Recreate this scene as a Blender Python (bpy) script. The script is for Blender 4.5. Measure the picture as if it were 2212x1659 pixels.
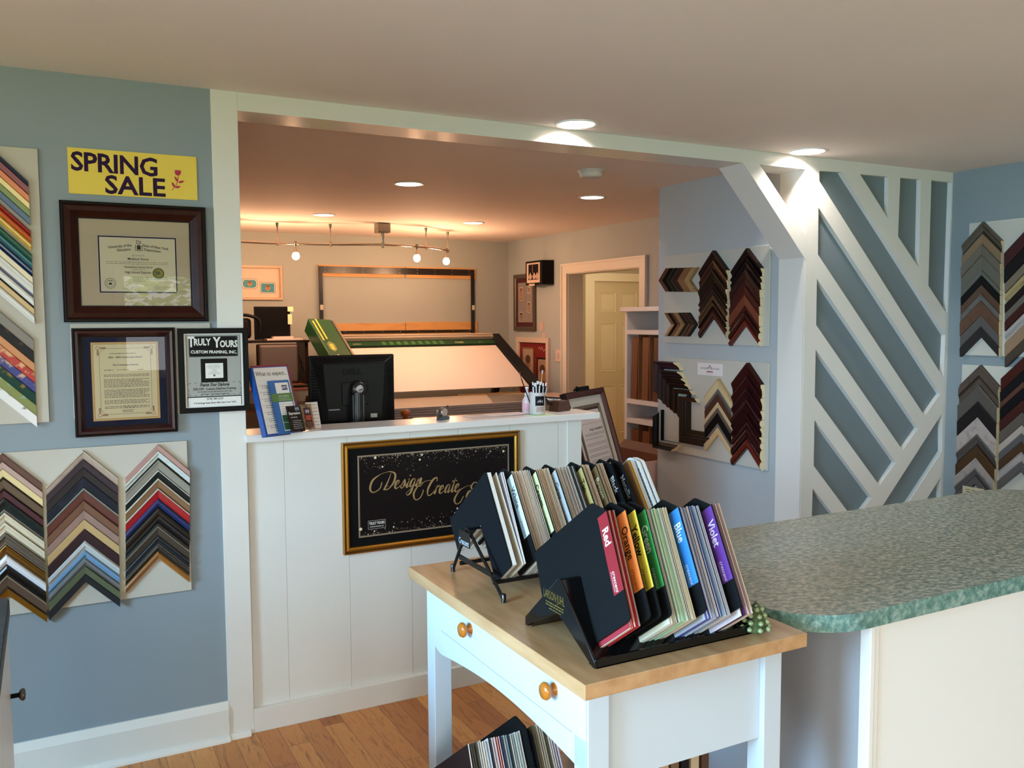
import bpy, math, random
from math import pi, sin, cos, radians as rad
from mathutils import Matrix, Vector
random.seed(7)
for o in list(bpy.data.objects): bpy.data.objects.remove(o, do_unlink=True)
S = bpy.context.scene
COL = S.collection

# ------------------------------------------------------------------ camera
FPX, YAW, PITCH, ROLL = 1896.65, .488186, .0738324, .0051270
CAM = Vector((0, 0, 1.6))
_f = Vector((sin(YAW)*cos(PITCH), cos(YAW)*cos(PITCH), -sin(PITCH)))
_r = Vector((cos(YAW), -sin(YAW), 0)); _d = _f.cross(_r)
_r2 = cos(ROLL)*_r + sin(ROLL)*_d; _d2 = -sin(ROLL)*_r + cos(ROLL)*_d
cd = bpy.data.cameras.new('camera'); co = bpy.data.objects.new('camera', cd); COL.objects.link(co)
cd.sensor_fit = 'HORIZONTAL'; cd.sensor_width = 36; cd.lens = FPX/2212*36; cd.clip_start = .02; cd.clip_end = 200
co.matrix_world = Matrix(((_r2.x, -_d2.x, -_f.x, CAM.x), (_r2.y, -_d2.y, -_f.y, CAM.y), (_r2.z, -_d2.z, -_f.z, CAM.z), (0, 0, 0, 1)))
S.camera = co
# ------------------------------------------------------------------ world, light, exposure
WORLD_STRENGTH = 4.4
LAMP = dict(front=30, back=16, halogen=14, hall=24)
S.view_settings.view_transform = 'Standard'; S.view_settings.look = 'None'
S.view_settings.gamma = 1; S.view_settings.exposure = 0.25; S.view_settings.use_curve_mapping = False
w = bpy.data.worlds.new('world'); S.world = w; w.use_nodes = True
bgn = w.node_tree.nodes['Background']
bgn.inputs[0].default_value = (.92, .96, .98, 1); bgn.inputs[1].default_value = WORLD_STRENGTH

def lamp(name, kind, loc, energy, color, size=.1, rot=(0, 0, 0), spot=None, size_y=None):
    l = bpy.data.lights.new(name, kind); l.energy = energy; l.color = color
    if kind == 'AREA':
        l.size = size
        if size_y: l.shape = 'RECTANGLE'; l.size_y = size_y
    else: l.shadow_soft_size = size
    if spot: l.spot_size = spot; l.spot_blend = .6
    o = bpy.data.objects.new(name, l); COL.objects.link(o); o.location = loc; o.rotation_euler = rot
    return o
# daylight enters by the shop windows: two behind the camera, one on the left. Openings are real, see walls below
WIN_BACK = [(-1.9, -.5, .6, 1.9), (.69, 2.0, 1.1, 2.05), (2.6, 4.1, .6, 1.9)]     # x0,x1,z0,z1 in the wall at y=-2.6
WIN_LEFT = [(-1.9, -.4, .9, 2.2), (.2, 1.8, .9, 2.2)]                                   # y0,y1,z0,z1 in the wall at x=-2.5
for (x0, x1, z0, z1) in (WIN_BACK[0], WIN_BACK[2]):
    l = lamp('daylight', 'AREA', ((x0+x1)/2, -2.62, (z0+z1)/2), 32 if x0 < 0 else 10, (.95, .98, .98), x1-x0, (-pi/2, 0, 0), size_y=z1-z0); l.rotation_euler = (pi/2-.42, 0, 0); l.data.spread = rad(84)
for (y0, y1, z0, z1) in WIN_LEFT:
    l = lamp('daylight', 'AREA', (-2.52, (y0+y1)/2, (z0+z1)/2), 45 if y0 < 0 else 140, (.85, .96, .92) if y0 < 0 else (.34, .68, 1.0), y1-y0, (pi/2-.48, 0, -pi/2), size_y=z1-z0); l.data.spread = rad(100)

sun = lamp('sun', 'SUN', (0, -8, 9), 22, (1, .96, .85), .02, (-.35, 0, 0))      # stands over the roof, lights the trees outside the shop
# ------------------------------------------------------------------ helpers
def at(px, py, ax, val):
    """world point seen at photo pixel (px,py) on the real plane axis=val"""
    v = (_r2*(px-1106) + _d2*(py-829.5))/FPX + _f
    return CAM + v*((val-CAM[ax])/v[ax])
def srgb(h):
    if isinstance(h, str): h = [int(h[i:i+2], 16) for i in (0, 2, 4)]
    return tuple(((c/255)/12.92 if c/255 <= .04045 else ((c/255+.055)/1.055)**2.4) for c in h) + (1,)
MATS = {}
def mat(h, rough=.6, metal=0, kind=None, spec=.5, emit=0, bump=0, **k):
    key = (str(h), rough, metal, kind, spec, emit, bump, str(k))
    if key in MATS: return MATS[key]
    m = bpy.data.materials.new('m_%s_%s' % (kind or 'plain', h)); m.use_nodes = True; nt = m.node_tree; N = nt.nodes; L = nt.links
    b = N['Principled BSDF']; c = srgb(h)
    b.inputs['Base Color'].default_value = c; b.inputs['Roughness'].default_value = rough
    if max(c[:3]) < .06 and rough > .3 and spec == .5: spec = .12
    b.inputs['Metallic'].default_value = metal; b.inputs['Specular IOR Level'].default_value = spec
    if emit:
        b.inputs['Emission Color'].default_value = srgb(k.get('ecol', h)); b.inputs['Emission Strength'].default_value = emit
    def noise(scale, detail=3, stretch=None, rot=None):
        tc = N.new('ShaderNodeTexCoord'); mp = N.new('ShaderNodeMapping'); n = N.new('ShaderNodeTexNoise')
        if stretch: mp.inputs['Scale'].default_value = stretch
        if rot: mp.inputs['Rotation'].default_value = rot
        n.inputs['Scale'].default_value = scale; n.inputs['Detail'].default_value = detail
        L.new(tc.outputs['Object'], mp.inputs[0]); L.new(mp.outputs[0], n.inputs[0]); return n
    def ramp(src, stops):
        r = N.new('ShaderNodeValToRGB'); e = r.color_ramp.elements
        while len(e) < len(stops): e.new(.5)
        for i, (p, cc) in enumerate(stops): e[i].position = p; e[i].color = srgb(cc)
        L.new(src, r.inputs[0]); return r
    def bumpn(src, strength, dist=.002):
        bp = N.new('ShaderNodeBump'); bp.inputs['Strength'].default_value = strength; bp.inputs['Distance'].default_value = dist
        L.new(src, bp.inputs['Height']); L.new(bp.outputs[0], b.inputs['Normal'])
    if kind == 'paint':
        n = noise(260, 2); bumpn(n.outputs[0], .12, .001)
        n2 = noise(1.3, 2); cc = srgb(h)
        mx = N.new('ShaderNodeMix'); mx.data_type = 'RGBA'; L.new(n2.outputs[0], mx.inputs['Factor'])
        mx.inputs['A'].default_value = tuple(x*.96 for x in cc[:3])+(1,); mx.inputs['B'].default_value = tuple(min(1, x*1.04) for x in cc[:3])+(1,)
        L.new(mx.outputs['Result'], b.inputs['Base Color'])
    elif kind == 'wood':      # k: h2 dark, axis stretch
        n = noise(k.get('sc', 9), 6, k.get('st', (1, 12, 12)))
        r = ramp(n.outputs[0], [(.25, k['h2']), (.5, h), (.75, k.get('h3', h))]); L.new(r.outputs[0], b.inputs['Base Color'])
        bumpn(n.outputs[0], .1)
    elif kind == 'laminate':
        n = noise(52, 7, (1, 1.6, 1), (0, 0, .5)); n2 = noise(190, 4)
        ad = N.new('ShaderNodeMath'); ad.operation = 'ADD'; L.new(n.outputs[0], ad.inputs[0])
        ml = N.new('ShaderNodeMath'); ml.operation = 'MULTIPLY'; ml.inputs[1].default_value = .45; L.new(n2.outputs[0], ml.inputs[0]); L.new(ml.outputs[0], ad.inputs[1])
        r = ramp(ad.outputs[0], [(.48, k['h2']), (.70, h), (.92, k['h3'])]); L.new(r.outputs[0], b.inputs['Base Color'])
    elif kind == 'floor':
        tc = N.new('ShaderNodeTexCoord'); sp = N.new('ShaderNodeSeparateXYZ'); L.new(tc.outputs['Object'], sp.inputs[0])
        def mth(op, a, v=None):
            q = N.new('ShaderNodeMath'); q.operation = op
            L.new(a, q.inputs[0])
            if v is not None:
                if hasattr(v, 'links'): L.new(v, q.inputs[1])
                else: q.inputs[1].default_value = v
            return q.outputs[0]
        W_ = .083
        xi = mth('DIVIDE', sp.outputs[0], W_); row = mth('FLOOR', xi)
        wn = N.new('ShaderNodeTexWhiteNoise'); wn.noise_dimensions = '1D'; L.new(row, wn.inputs['W'])
        off = mth('MULTIPLY', wn.outputs[0], 7.0)
        yi = mth('DIVIDE', mth('ADD', sp.outputs[1], off), .85); seg = mth('FLOOR', yi)
        cmb = N.new('ShaderNodeCombineXYZ'); L.new(row, cmb.inputs[0]); L.new(seg, cmb.inputs[1])
        w2 = N.new('ShaderNodeTexWhiteNoise'); w2.noise_dimensions = '3D'; L.new(cmb.outputs[0], w2.inputs['Vector'])
        r = ramp(w2.outputs[0], [(0, '9E5E28'), (.35, 'BE7C40'), (.7, 'D09450'), (1, 'AE6C38')])
        mp = N.new('ShaderNodeMapping'); mp.inputs['Scale'].default_value = (14, 1.6, 1)
        av = N.new('ShaderNodeVectorMath'); av.operation = 'ADD'; L.new(tc.outputs['Object'], av.inputs[0]); L.new(w2.outputs['Color'], av.inputs[1])
        L.new(av.outputs[0], mp.inputs[0]); g = N.new('ShaderNodeTexNoise'); g.inputs['Scale'].default_value = 5; g.inputs['Detail'].default_value = 8
        g.inputs['Distortion'].default_value = .8
        L.new(mp.outputs[0], g.inputs[0])
        rg = ramp(g.outputs[0], [(.3, 'B09070'), (.5, 'FFFFFF'), (.8, 'F0D8C0')])
        mx = N.new('ShaderNodeMix'); mx.data_type = 'RGBA'; mx.blend_type = 'MULTIPLY'; mx.inputs['Factor'].default_value = .75
        L.new(r.outputs[0], mx.inputs['A']); L.new(rg.outputs[0], mx.inputs['B'])
        fx = mth('FRACT', xi); fy = mth('FRACT', yi)
        ln = mth('MAXIMUM', mth('LESS_THAN', fx, .018), mth('LESS_THAN', fy, .0022))
        m2 = N.new('ShaderNodeMix'); m2.data_type = 'RGBA'; L.new(ln, m2.inputs['Factor']); L.new(mx.outputs['Result'], m2.inputs['A']); m2.inputs['B'].default_value = srgb('4A2810')
        L.new(m2.outputs['Result'], b.inputs['Base Color'])
    elif kind == 'mottle':    # patchy two colours
        n = noise(k.get('sc', 22), 4, k.get('st'))
        r = ramp(n.outputs[0], [(k.get('p', .5)-.04, h), (k.get('p', .5)+.04, k['h2'])]); L.new(r.outputs[0], b.inputs['Base Color'])
    elif kind == 'beads':
        wv = N.new('ShaderNodeTexChecker'); tc = N.new('ShaderNodeTexCoord'); L.new(tc.outputs['Object'], wv.inputs[0]); wv.inputs['Scale'].default_value = 330
        wv.inputs[1].default_value = srgb(h); wv.inputs[2].default_value = srgb(k['h2']); L.new(wv.outputs[0], b.inputs['Base Color'])
    if kind == 'glass':
        b.inputs['Transmission Weight'].default_value = 1; b.inputs['IOR'].default_value = k.get('ior', 1.45)
    if kind == 'pane':       # thin picture glass: clear straight through, mirror at the surface
        N.remove(b); t = N.new('ShaderNodeBsdfTransparent'); gl = N.new('ShaderNodeBsdfGlossy'); gl.inputs['Roughness'].default_value = .01
        fr = N.new('ShaderNodeFresnel'); fr.inputs[0].default_value = 1.5; mx = N.new('ShaderNodeMixShader')
        L.new(fr.outputs[0], mx.inputs[0]); L.new(t.outputs[0], mx.inputs[1]); L.new(gl.outputs[0], mx.inputs[2]); L.new(mx.outputs[0], N['Material Output'].inputs[0])
    MATS[key] = m; return m

def MF(y): return Matrix(((1, 0, 0, 0), (0, 0, -1, y), (0, 1, 0, 0), (0, 0, 0, 1)))      # local a=X, b=Z, c towards the viewer (-Y)
def MS(x): return Matrix(((0, 0, -1, x), (-1, 0, 0, 0), (0, 1, 0, 0), (0, 0, 0, 1)))     # local a=-Y, b=Z, c=-X
I4 = Matrix.Identity(4)
def T(x, y=0, z=0): return Matrix.Translation((x, y, z))
def RX(a): return Matrix.Rotation(a, 4, 'X')
def RY(a): return Matrix.Rotation(a, 4, 'Y')
def RZ(a): return Matrix.Rotation(a, 4, 'Z')

class G:
    """collects geometry for ONE mesh"""
    def __init__(s): s.v = []; s.f = []; s.m = []; s.sm = []
    def add(s, vs, fs, mi=0, smooth=False, M=None):
        n = len(s.v)
        for p in vs: s.v.append(tuple(M @ Vector(p)) if M else tuple(p))
        for i, f in enumerate(fs):
            s.f.append([n+j for j in f]); s.m.append(mi[i] if isinstance(mi, (list, tuple)) else mi); s.sm.append(smooth)
        return s
    def box(s, x0, x1, y0, y1, z0, z1, mi=0, M=None):
        return s.add([(x0, y0, z0), (x1, y0, z0), (x1, y1, z0), (x0, y1, z0), (x0, y0, z1), (x1, y0, z1), (x1, y1, z1), (x0, y1, z1)],
                     [(0, 3, 2, 1), (4, 5, 6, 7), (0, 1, 5, 4), (1, 2, 6, 5), (2, 3, 7, 6), (3, 0, 4, 7)], mi, M=M)
    def prism(s, poly, z0, z1, mi=0, M=None, side=None, back=None):
        n = len(poly); A = sum(poly[i][0]*poly[(i+1) % n][1]-poly[(i+1) % n][0]*poly[i][1] for i in range(n))
        if A < 0: poly = poly[::-1]
        vs = [(x, y, z0) for x, y in poly]+[(x, y, z1) for x, y in poly]
        fs = [tuple(range(n-1, -1, -1)), tuple(range(n, 2*n))]+[(i, (i+1) % n, n+(i+1) % n, n+i) for i in range(n)]
        side = mi if side is None else side
        return s.add(vs, fs, [mi if back is None else back, mi]+[side]*n, M=M)
    def quad(s, a0, a1, b0, b1, c, mi=0, M=None): return s.add([(a0, b0, c), (a1, b0, c), (a1, b1, c), (a0, b1, c)], [(0, 1, 2, 3)], mi, M=M)
    def lathe(s, prof, n=24, mi=0, M=None, smooth=True, caps=True):
        vs = []; fs = []; ms = []
        for r, z in prof: vs += [(r*cos(2*pi*i/n), r*sin(2*pi*i/n), z) for i in range(n)]
        for k in range(len(prof)-1):
            for i in range(n):
                j = (i+1) % n; fs.append((k*n+i, k*n+j, (k+1)*n+j, (k+1)*n+i)); ms.append(mi[k] if isinstance(mi, (list, tuple)) else mi)
        s.add(vs, fs, ms, smooth, M)
        if caps:
            m0 = mi[0] if isinstance(mi, (list, tuple)) else mi; m1 = mi[-1] if isinstance(mi, (list, tuple)) else mi
            if prof[0][0] > 1e-6: s.add(vs[:n], [tuple(range(n-1, -1, -1))], m0, False, M)
            if prof[-1][0] > 1e-6: s.add(vs[-n:], [tuple(range(n))], m1, False, M)
        return s
    def tube(s, pts, r, n=8, mi=0, closed=False, M=None, flat=1.0):
        pts = [Vector(p) for p in pts]; vs = []; fs = []; N_ = len(pts); up = None
        for k, p in enumerate(pts):
            if closed: t = pts[(k+1) % N_]-pts[k-1]
            else: t = pts[min(k+1, N_-1)]-pts[max(k-1, 0)]
            t.normalize()
            if up is None: up = t.orthogonal().normalized()
            up = (up-t*up.dot(t)).normalized(); bn = t.cross(up)
            rr = r[k] if isinstance(r, (list, tuple)) else r
            vs += [tuple(p+up*rr*cos(2*pi*i/n)+bn*rr*flat*sin(2*pi*i/n)) for i in range(n)]
        R_ = N_ if closed else N_-1
        for k in range(R_):
            for i in range(n): fs.append((k*n+i, k*n+(i+1) % n, ((k+1) % N_)*n+(i+1) % n, ((k+1) % N_)*n+i))
        s.add(vs, fs, mi, True, M)
        if not closed: s.add(vs[:n], [tuple(range(n-1, -1, -1))], mi, False, M); s.add(vs[-n:], [tuple(range(n))], mi, False, M)
        return s
    def frame(s, a0, a1, b0, b1, prof, mi=0, M=None):
        """mitred moulding round a rectangle; prof = [(inset, height)]"""
        vs = []; fs = []; ms = []
        for i, c in prof: vs += [(a0+i, b0+i, c), (a1-i, b0+i, c), (a1-i, b1-i, c), (a0+i, b1-i, c)]
        for k in range(len(prof)-1):
            for j in range(4): q = (j+1) % 4; fs.append((k*4+j, k*4+q, (k+1)*4+q, (k+1)*4+j)); ms.append(mi[k] if isinstance(mi, (list, tuple)) else mi)
        return s.add(vs, fs, ms, M=M)
    def disc(s, a, b, r, c, mi=0, n=10, M=None, ry=None):
        return s.add([(a+r*cos(2*pi*i/n), b+(ry or r)*sin(2*pi*i/n), c) for i in range(n)], [tuple(range(n))], mi, M=M)
    def ribbon(s, pts, wd, c, mi=0, M=None):
        """flat stroke of varying width along 2D points"""
        n = len(pts); vs = []
        for k in range(n):
            p, q = pts[max(k-1, 0)], pts[min(k+1, n-1)]; dx, dy = q[0]-p[0], q[1]-p[1]; l = math.hypot(dx, dy) or 1
            h = (wd[k] if isinstance(wd, (list, tuple)) else wd)/2
            vs += [(pts[k][0]-dy/l*h, pts[k][1]+dx/l*h, c), (pts[k][0]+dy/l*h, pts[k][1]-dx/l*h, c)]
        return s.add(vs, [(2*k+1, 2*k+3, 2*k+2, 2*k) for k in range(n-1)], mi, M=M)
    def text(s, body, size, a, b, c, mi=0, align='CENTER', rot=0, shear=0, bold=0, sx=1, sy=1, space=1, M=None):
        cu = bpy.data.curves.new('t', 'FONT'); cu.body = body; cu.size = size; cu.align_x = align; cu.shear = shear; cu.resolution_u = 2
        cu.offset = bold*size; cu.space_character = space; cu.fill_mode = 'FRONT'
        o = bpy.data.objects.new('t', cu); me = bpy.data.meshes.new_from_object(o)
        X = T(a, b, c) @ RZ(rot) @ Matrix.Diagonal((sx, sy, 1, 1))
        if M: X = M @ X
        s.add([tuple(v.co) for v in me.vertices], [list(p.vertices) for p in me.polygons], mi, M=X)
        bpy.data.objects.remove(o); bpy.data.meshes.remove(me); bpy.data.curves.remove(cu)
        return s
ROOT = {}
def mesh(name, g, mats, off=(0, 0, 0)):
    me = bpy.data.meshes.new(name)
    me.from_pydata([(x-off[0], y-off[1], z-off[2]) for x, y, z in g.v], [], g.f)
    mats = mats if isinstance(mats, (list, tuple)) else [mats]
    for m in mats: me.materials.append(m)
    me.polygons.foreach_set('material_index', g.m); me.polygons.foreach_set('use_smooth', g.sm); me.update(); return me
def props(o, label=None, cat=None, group=None, kind=None):
    if label: o['label'] = label
    if cat: o['category'] = cat
    if group: o['group'] = group
    if kind: o['kind'] = kind
def thing(name, label, cat, M=I4, o=(0, 0, 0), group=None):
    e = bpy.data.objects.new(name, None); COL.objects.link(e); e.empty_display_size = .05
    e.matrix_world = M @ T(*o); props(e, label, cat, group); ROOT[e.name] = tuple(o); return e
def part(name, g, mats, parent, label=None, bevel=0):
    r = parent
    while r.parent: r = r.parent
    me = g if isinstance(g, bpy.types.Mesh) else mesh(name, g, mats, ROOT[r.name])
    ob = bpy.data.objects.new(name, me); COL.objects.link(ob); ob.parent = parent
    if label: ob['label'] = label
    if bevel: bev(ob, bevel)
    return ob
def bev(ob, wd, seg=2):
    m = ob.modifiers.new('bevel', 'BEVEL'); m.width = wd; m.segments = seg; m.limit_method = 'ANGLE'; m.angle_limit = rad(40); m.harden_normals = False
def single(name, g, mats, label, cat, M=I4, o=(0, 0, 0), group=None, bevel=0):
    me = g if isinstance(g, bpy.types.Mesh) else mesh(name, g, mats, o)
    ob = bpy.data.objects.new(name, me); COL.objects.link(ob); ob.matrix_world = M @ T(*o); props(ob, label, cat, group); ROOT[ob.name] = tuple(o)
    if bevel: bev(ob, bevel)
    return ob
def struct(name, g, mats, M=I4, bevel=0):
    ob = bpy.data.objects.new(name, mesh(name, g, mats)); COL.objects.link(ob); ob.matrix_world = M; ob['kind'] = 'structure'; ROOT[ob.name] = (0, 0, 0)
    if bevel: bev(ob, bevel)
    return ob
def holed(outer, holes, z0, z1, g, mi=0, M=None, hole_mi=None):
    """slab with holes (2D curve fill)"""
    cu = bpy.data.curves.new('h', 'CURVE'); cu.dimensions = '2D'; cu.fill_mode = 'BOTH'; cu.extrude = (z1-z0)/2
    for pl in [outer]+holes:
        sp = cu.splines.new('POLY'); sp.points.add(len(pl)-1); sp.use_cyclic_u = True
        for i, p in enumerate(pl): sp.points[i].co = (p[0], p[1], 0, 1)
    o = bpy.data.objects.new('h', cu); me = bpy.data.meshes.new_from_object(o)
    X = T(0, 0, (z0+z1)/2)
    if M: X = M @ X
    g.add([tuple(v.co) for v in me.vertices], [list(p.vertices) for p in me.polygons], mi, M=X)
    bpy.data.objects.remove(o); bpy.data.meshes.remove(me); bpy.data.curves.remove(cu); return g
def spline(pts, n=8):
    out = []
    P = [pts[0]]+list(pts)+[pts[-1]]
    for i in range(1, len(P)-2):
        for k in range(n):
            t = k/n; p0, p1, p2, p3 = P[i-1], P[i], P[i+1], P[i+2]
            out.append(tuple(.5*((2*b)+(-a+c)*t+(2*a-5*b+4*c-d)*t*t+(-a+3*b-3*c+d)*t**3) for a, b, c, d in zip(p0, p1, p2, p3)))
    out.append(tuple(pts[-1])); return out
ORD = ['first', 'second', 'third', 'fourth', 'fifth', 'sixth', 'seventh', 'eighth', 'ninth', 'tenth', 'eleventh', 'twelfth', 'thirteenth', 'fourteenth', 'fifteenth', 'sixteenth', 'seventeenth', 'eighteenth', 'nineteenth', 'twentieth', 'twenty-first', 'twenty-second', 'twenty-third', 'twenty-fourth', 'twenty-fifth', 'twenty-sixth']
FY = 3.39          # face of the dividing wall
PX = 3.545         # face of the stub wall with the frame corner boards
BX = 4.53          # right wall of the back room
RXW = 4.73         # right wall of the front room
BY = 8.6           # back wall
CH = 2.44          # ceiling
def fa(px, py, y=FY): p = at(px, py, 1, y); return (p.x, p.z)
def sa(px, py, x=PX): p = at(px, py, 0, x); return (-p.y, p.z)

BLUE = mat('869399', .62, kind='paint'); GREYW = mat('AAB2B4', .65, kind='paint'); WHITE = mat('DAD9D1', .42, kind='paint'); WHITE2 = mat('E2E0DA', .35)
CEIL = mat('EBE1D9', .8, kind='paint'); GLOSSW = mat('DAD9D1', .18)
FLOOR = mat('A5662E', .38, kind='floor')
BLACK = mat('101112', .45); RAW = mat('D9C79E', .8)
# ================================================================== setting
g = G().box(-2.5, RXW+.1, -2.6, FY, -.05, 0).box(-1.2, 7.2, FY, 9.4, -.05, 0)
struct('floor', g, FLOOR)
LIGHTS = [(2.068, 3.285), (3.451, 3.285), (2.03, 5.175), (3.39, 5.185), (2.01, 6.985), (3.34, 6.99)]
def circ(x, y, r, n=28): return [(x+r*cos(2*pi*i/n), y+r*sin(2*pi*i/n)) for i in range(n)]
HR = .082
g = G(); holed([(-2.6, -2.7), (4.85, -2.7), (4.85, 3.57), (-2.6, 3.57)], [circ(x, y, HR) for x, y in LIGHTS[:2]], CH, CH+.02, g)
struct('ceiling', g, CEIL)
g = G(); holed([(-1.2, 3.57), (7.2, 3.57), (7.2, 9.4), (-1.2, 9.4)], [circ(x, y, HR) for x, y in LIGHTS[2:]], CH, CH+.02, g)
struct('ceiling', g, mat('EADCD2', .8, kind='paint'))
# dividing wall, left of the opening, in blue; white board beside the opening
struct('wall_front', G().box(-2.5, .60, FY+.008, FY+.18, 0, CH), BLUE)
struct('trim_1', G().box(.565, .66, FY, FY+.18, 0, CH), WHITE, bevel=.0015)
hz = 2.372
struct('trim_2', G().box(.66, 3.5545, FY, FY+.18, hz, CH), [GLOSSW], bevel=.0015)
# lattice wall
def cut(pts): return [fa(*p) for p in pts]
CUTS = [[(1770, 369), (1818, 372), (2042, 724), (2038, 816), (1770, 391)],
        [(1768, 448), (2031.5, 851), (1998, 899), (1767, 550)],
        [(1764.6, 602), (1983.7, 925), (1950, 973), (1763, 702)],
        [(1762, 755), (1935, 999), (1900, 1049), (1760, 856.5)],
        [(1759.5, 907), (1883, 1075), (1846, 1125), (1757.5, 1006)],
        [(1755.7, 1055), (1830, 1151), (1790, 1205), (1752, 1160)],
        [(2035, 893), (2035, 975), (1865, 1235), (1815, 1235)],
        [(2032, 1031), (2030, 1120), (1960, 1235), (1905, 1230)],
        [(1858, 376.5), (1919.5, 381.8), (1918.6, 472)],
        [(1944.7, 384), (1989, 387.7), (1984.8, 578), (1940, 511)],
        [(2012, 389.4), (2056, 393.8), (2046, 679), (2005.4, 617)]]
g = G(); holed([(3.555, 0), (RXW+.04, 0), (RXW+.04, CH), (3.555, CH)], [cut(c) for c in CUTS], 0, .028, g)
struct('trim_3', g, WHITE, MF(FY+.028))
struct('wall_lattice', G().box(3.60, RXW+.1, FY+.028, FY+.18, 0, CH), mat('707E84', .62, kind='paint'))
struct('trim_4', G().box(PX, 3.602, FY+.001, FY+.18, 0, CH), WHITE)
b1, b2, b3, b4 = fa(1602.5, 358), fa(1638, 353), fa(1741.8, 511), fa(1738.7, 563)
g = G().prism([(b1[0], hz+.01), (b2[0], hz+.01), (3.56, b3[1]), (3.56, b4[1])], -.18, 0)
struct('trim_5', g, WHITE, MF(FY-.0008), bevel=.001)
struct('wall_stub', G().box(PX, BX+.2, FY+.18, 4.63, 0, CH), GREYW)
struct('wall_right', G().box(RXW, RXW+.12, -2.6, FY+.03, 0, CH), mat('818C8E', .62, kind='paint'))
# window walls behind and left of the camera
g = G(); holed([(-2.5, 0), (RXW+.1, 0), (RXW+.1, CH), (-2.5, CH)], [[(a, c), (b, c), (b, d), (a, d)] for a, b, c, d in WIN_BACK], 0, .12, g)
struct('wall_behind', g, BLUE, MF(-2.6))
g = G(); holed([(-3.6, 0), (2.8, 0), (2.8, CH), (-3.6, CH)], [[(-b, c), (-a, c), (-a, d), (-b, d)] for a, b, c, d in WIN_LEFT], 0, .12, g)
struct('wall_left', g, BLUE, MS(-2.5))
k = 0
for (a, b, c, d) in WIN_BACK:
    k += 1; g = G().frame(a-.07, b+.07, c-.07, d+.07, [(0, 0), (0, .02), (.08, .02), (.08, -.1)]); am = (a+b)/2
    g.box(am-.02, am+.02, c, d, -.08, -.04); struct('window_%d' % k, g, WHITE2, MF(-2.6) @ RY(pi) @ T(-(a+b), 0, 0))
for (a, b, c, d) in WIN_LEFT:
    k += 1; g = G().frame(-b-.07, -a+.07, c-.07, d+.07, [(0, 0), (0, .02), (.08, .02), (.08, -.1)]); am = -(a+b)/2
    g.box(am-.02, am+.02, c, d, -.08, -.04); struct('window_%d' % k, g, WHITE2, Matrix(((0, 0, 1, -2.5), (-1, 0, 0, 0), (0, 1, 0, 0), (0, 0, 0, 1))))
# back room
struct('wall_back', G().box(-1.2, BX+.02, BY, BY+.1, 0, CH), mat('A6A9A2', .65, kind='paint'))
struct('wall_back_left', G().box(-1.3, -1.2, FY+.18, BY, 0, CH), GREYW)
oy0, oy1, oz = 6.16, 7.36, 2.045
g = G(); holed([(-9.3, 0), (-4.63, 0), (-4.63, CH), (-9.3, CH)], [[(-oy1, -.001), (-oy0, -.001), (-oy0, oz), (-oy1, oz)]], -.16, 0, g)
g2 = G().box(BX, BX+.16, 4.63, oy0, 0, CH).box(BX, BX+.16, oy1, 9.3, 0, CH).box(BX, BX+.16, oy0, oy1, oz, CH)
struct('wall_back_right', g2, GREYW)
g = G().box(-oy1-.09, -oy1+.005, 0, oz+.09, 0, .02).box(-oy0-.005, -oy0+.09, 0, oz+.09, 0, .02).box(-oy1+.005, -oy0-.005, oz-.005, oz+.09, 0, .02)
g.box(-oy1-.09, -oy1-.07, 0, oz+.09, .02, .03).box(-oy0+.07, -oy0+.09, 0, oz+.09, .02, .03).box(-oy1-.07, -oy0+.07, oz+.07, oz+.09, .02, .03)
g.box(-oy1-.005, -oy1+.012, 0, oz, -.17, 0).box(-oy0-.012, -oy0+.005, 0, oz, -.17, 0).box(-oy1, -oy0, oz-.012, oz+.005, -.17, 0)
struct('trim_6', g, mat('DDD6CC', .4), MS(BX), bevel=.001)
# hallway with a closed six panel door
HY = 8.9
struct('wall_hall', G().box(BX+.16, 7.2, HY+.1, HY+.2, 0, CH).box(7.1, 7.2, 5.9, HY+.1, 0, CH).box(BX+.16, 7.2, 5.9, 6.0, 0, CH), mat('B9AE92', .7, kind='paint'))
dx0, dx1, dz = 5.86, 6.62, 2.05
g = G().box(dx0-.13, dx0, 0, dz+.1, 0, .1).box(dx1, dx1+.11, 0, dz+.1, 0, .1).box(dx0, dx1, dz, dz+.1, 0, .1)
struct('trim_7', g, mat('E3D7B8', .45), MF(HY+.1), bevel=.004)
dr = struct('door_1', G().box(dx0, dx1, .01, dz, 0, .035), mat('CDBE98', .5), MF(HY+.1), bevel=.001)
g = G()
for ci in (0, 1):
    a0 = dx0+.11+ci*.31; a1 = a0+.24
    for (z0, z1) in ((.18, .78), (.95, 1.55), (1.68, 1.92)):
        g.frame(a0, a1, z0, z1, [(0, .035), (.004, .041), (.022, .029), (.03, .036)]); g.add([(a0+.03, z0+.03, .036), (a1-.03, z0+.03, .036), (a1-.03, z1-.03, .036), (a0+.03, z1-.03, .036)], [(0, 1, 2, 3)])
pp = part('door_panel', g, mat('D8CBA6', .5), dr)
pp['kind'] = 'structure'
g = G().lathe([(.026, 0), (.026, .006), (.01, .01), (.01, .035), (.026, .045), (.029, .058), (.02, .07), (0, .072)], 16, M=T(dx1-.06, 1.0, .03))
kn = part('door_knob', g, mat('B8924A', .25, 1), dr)
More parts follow.
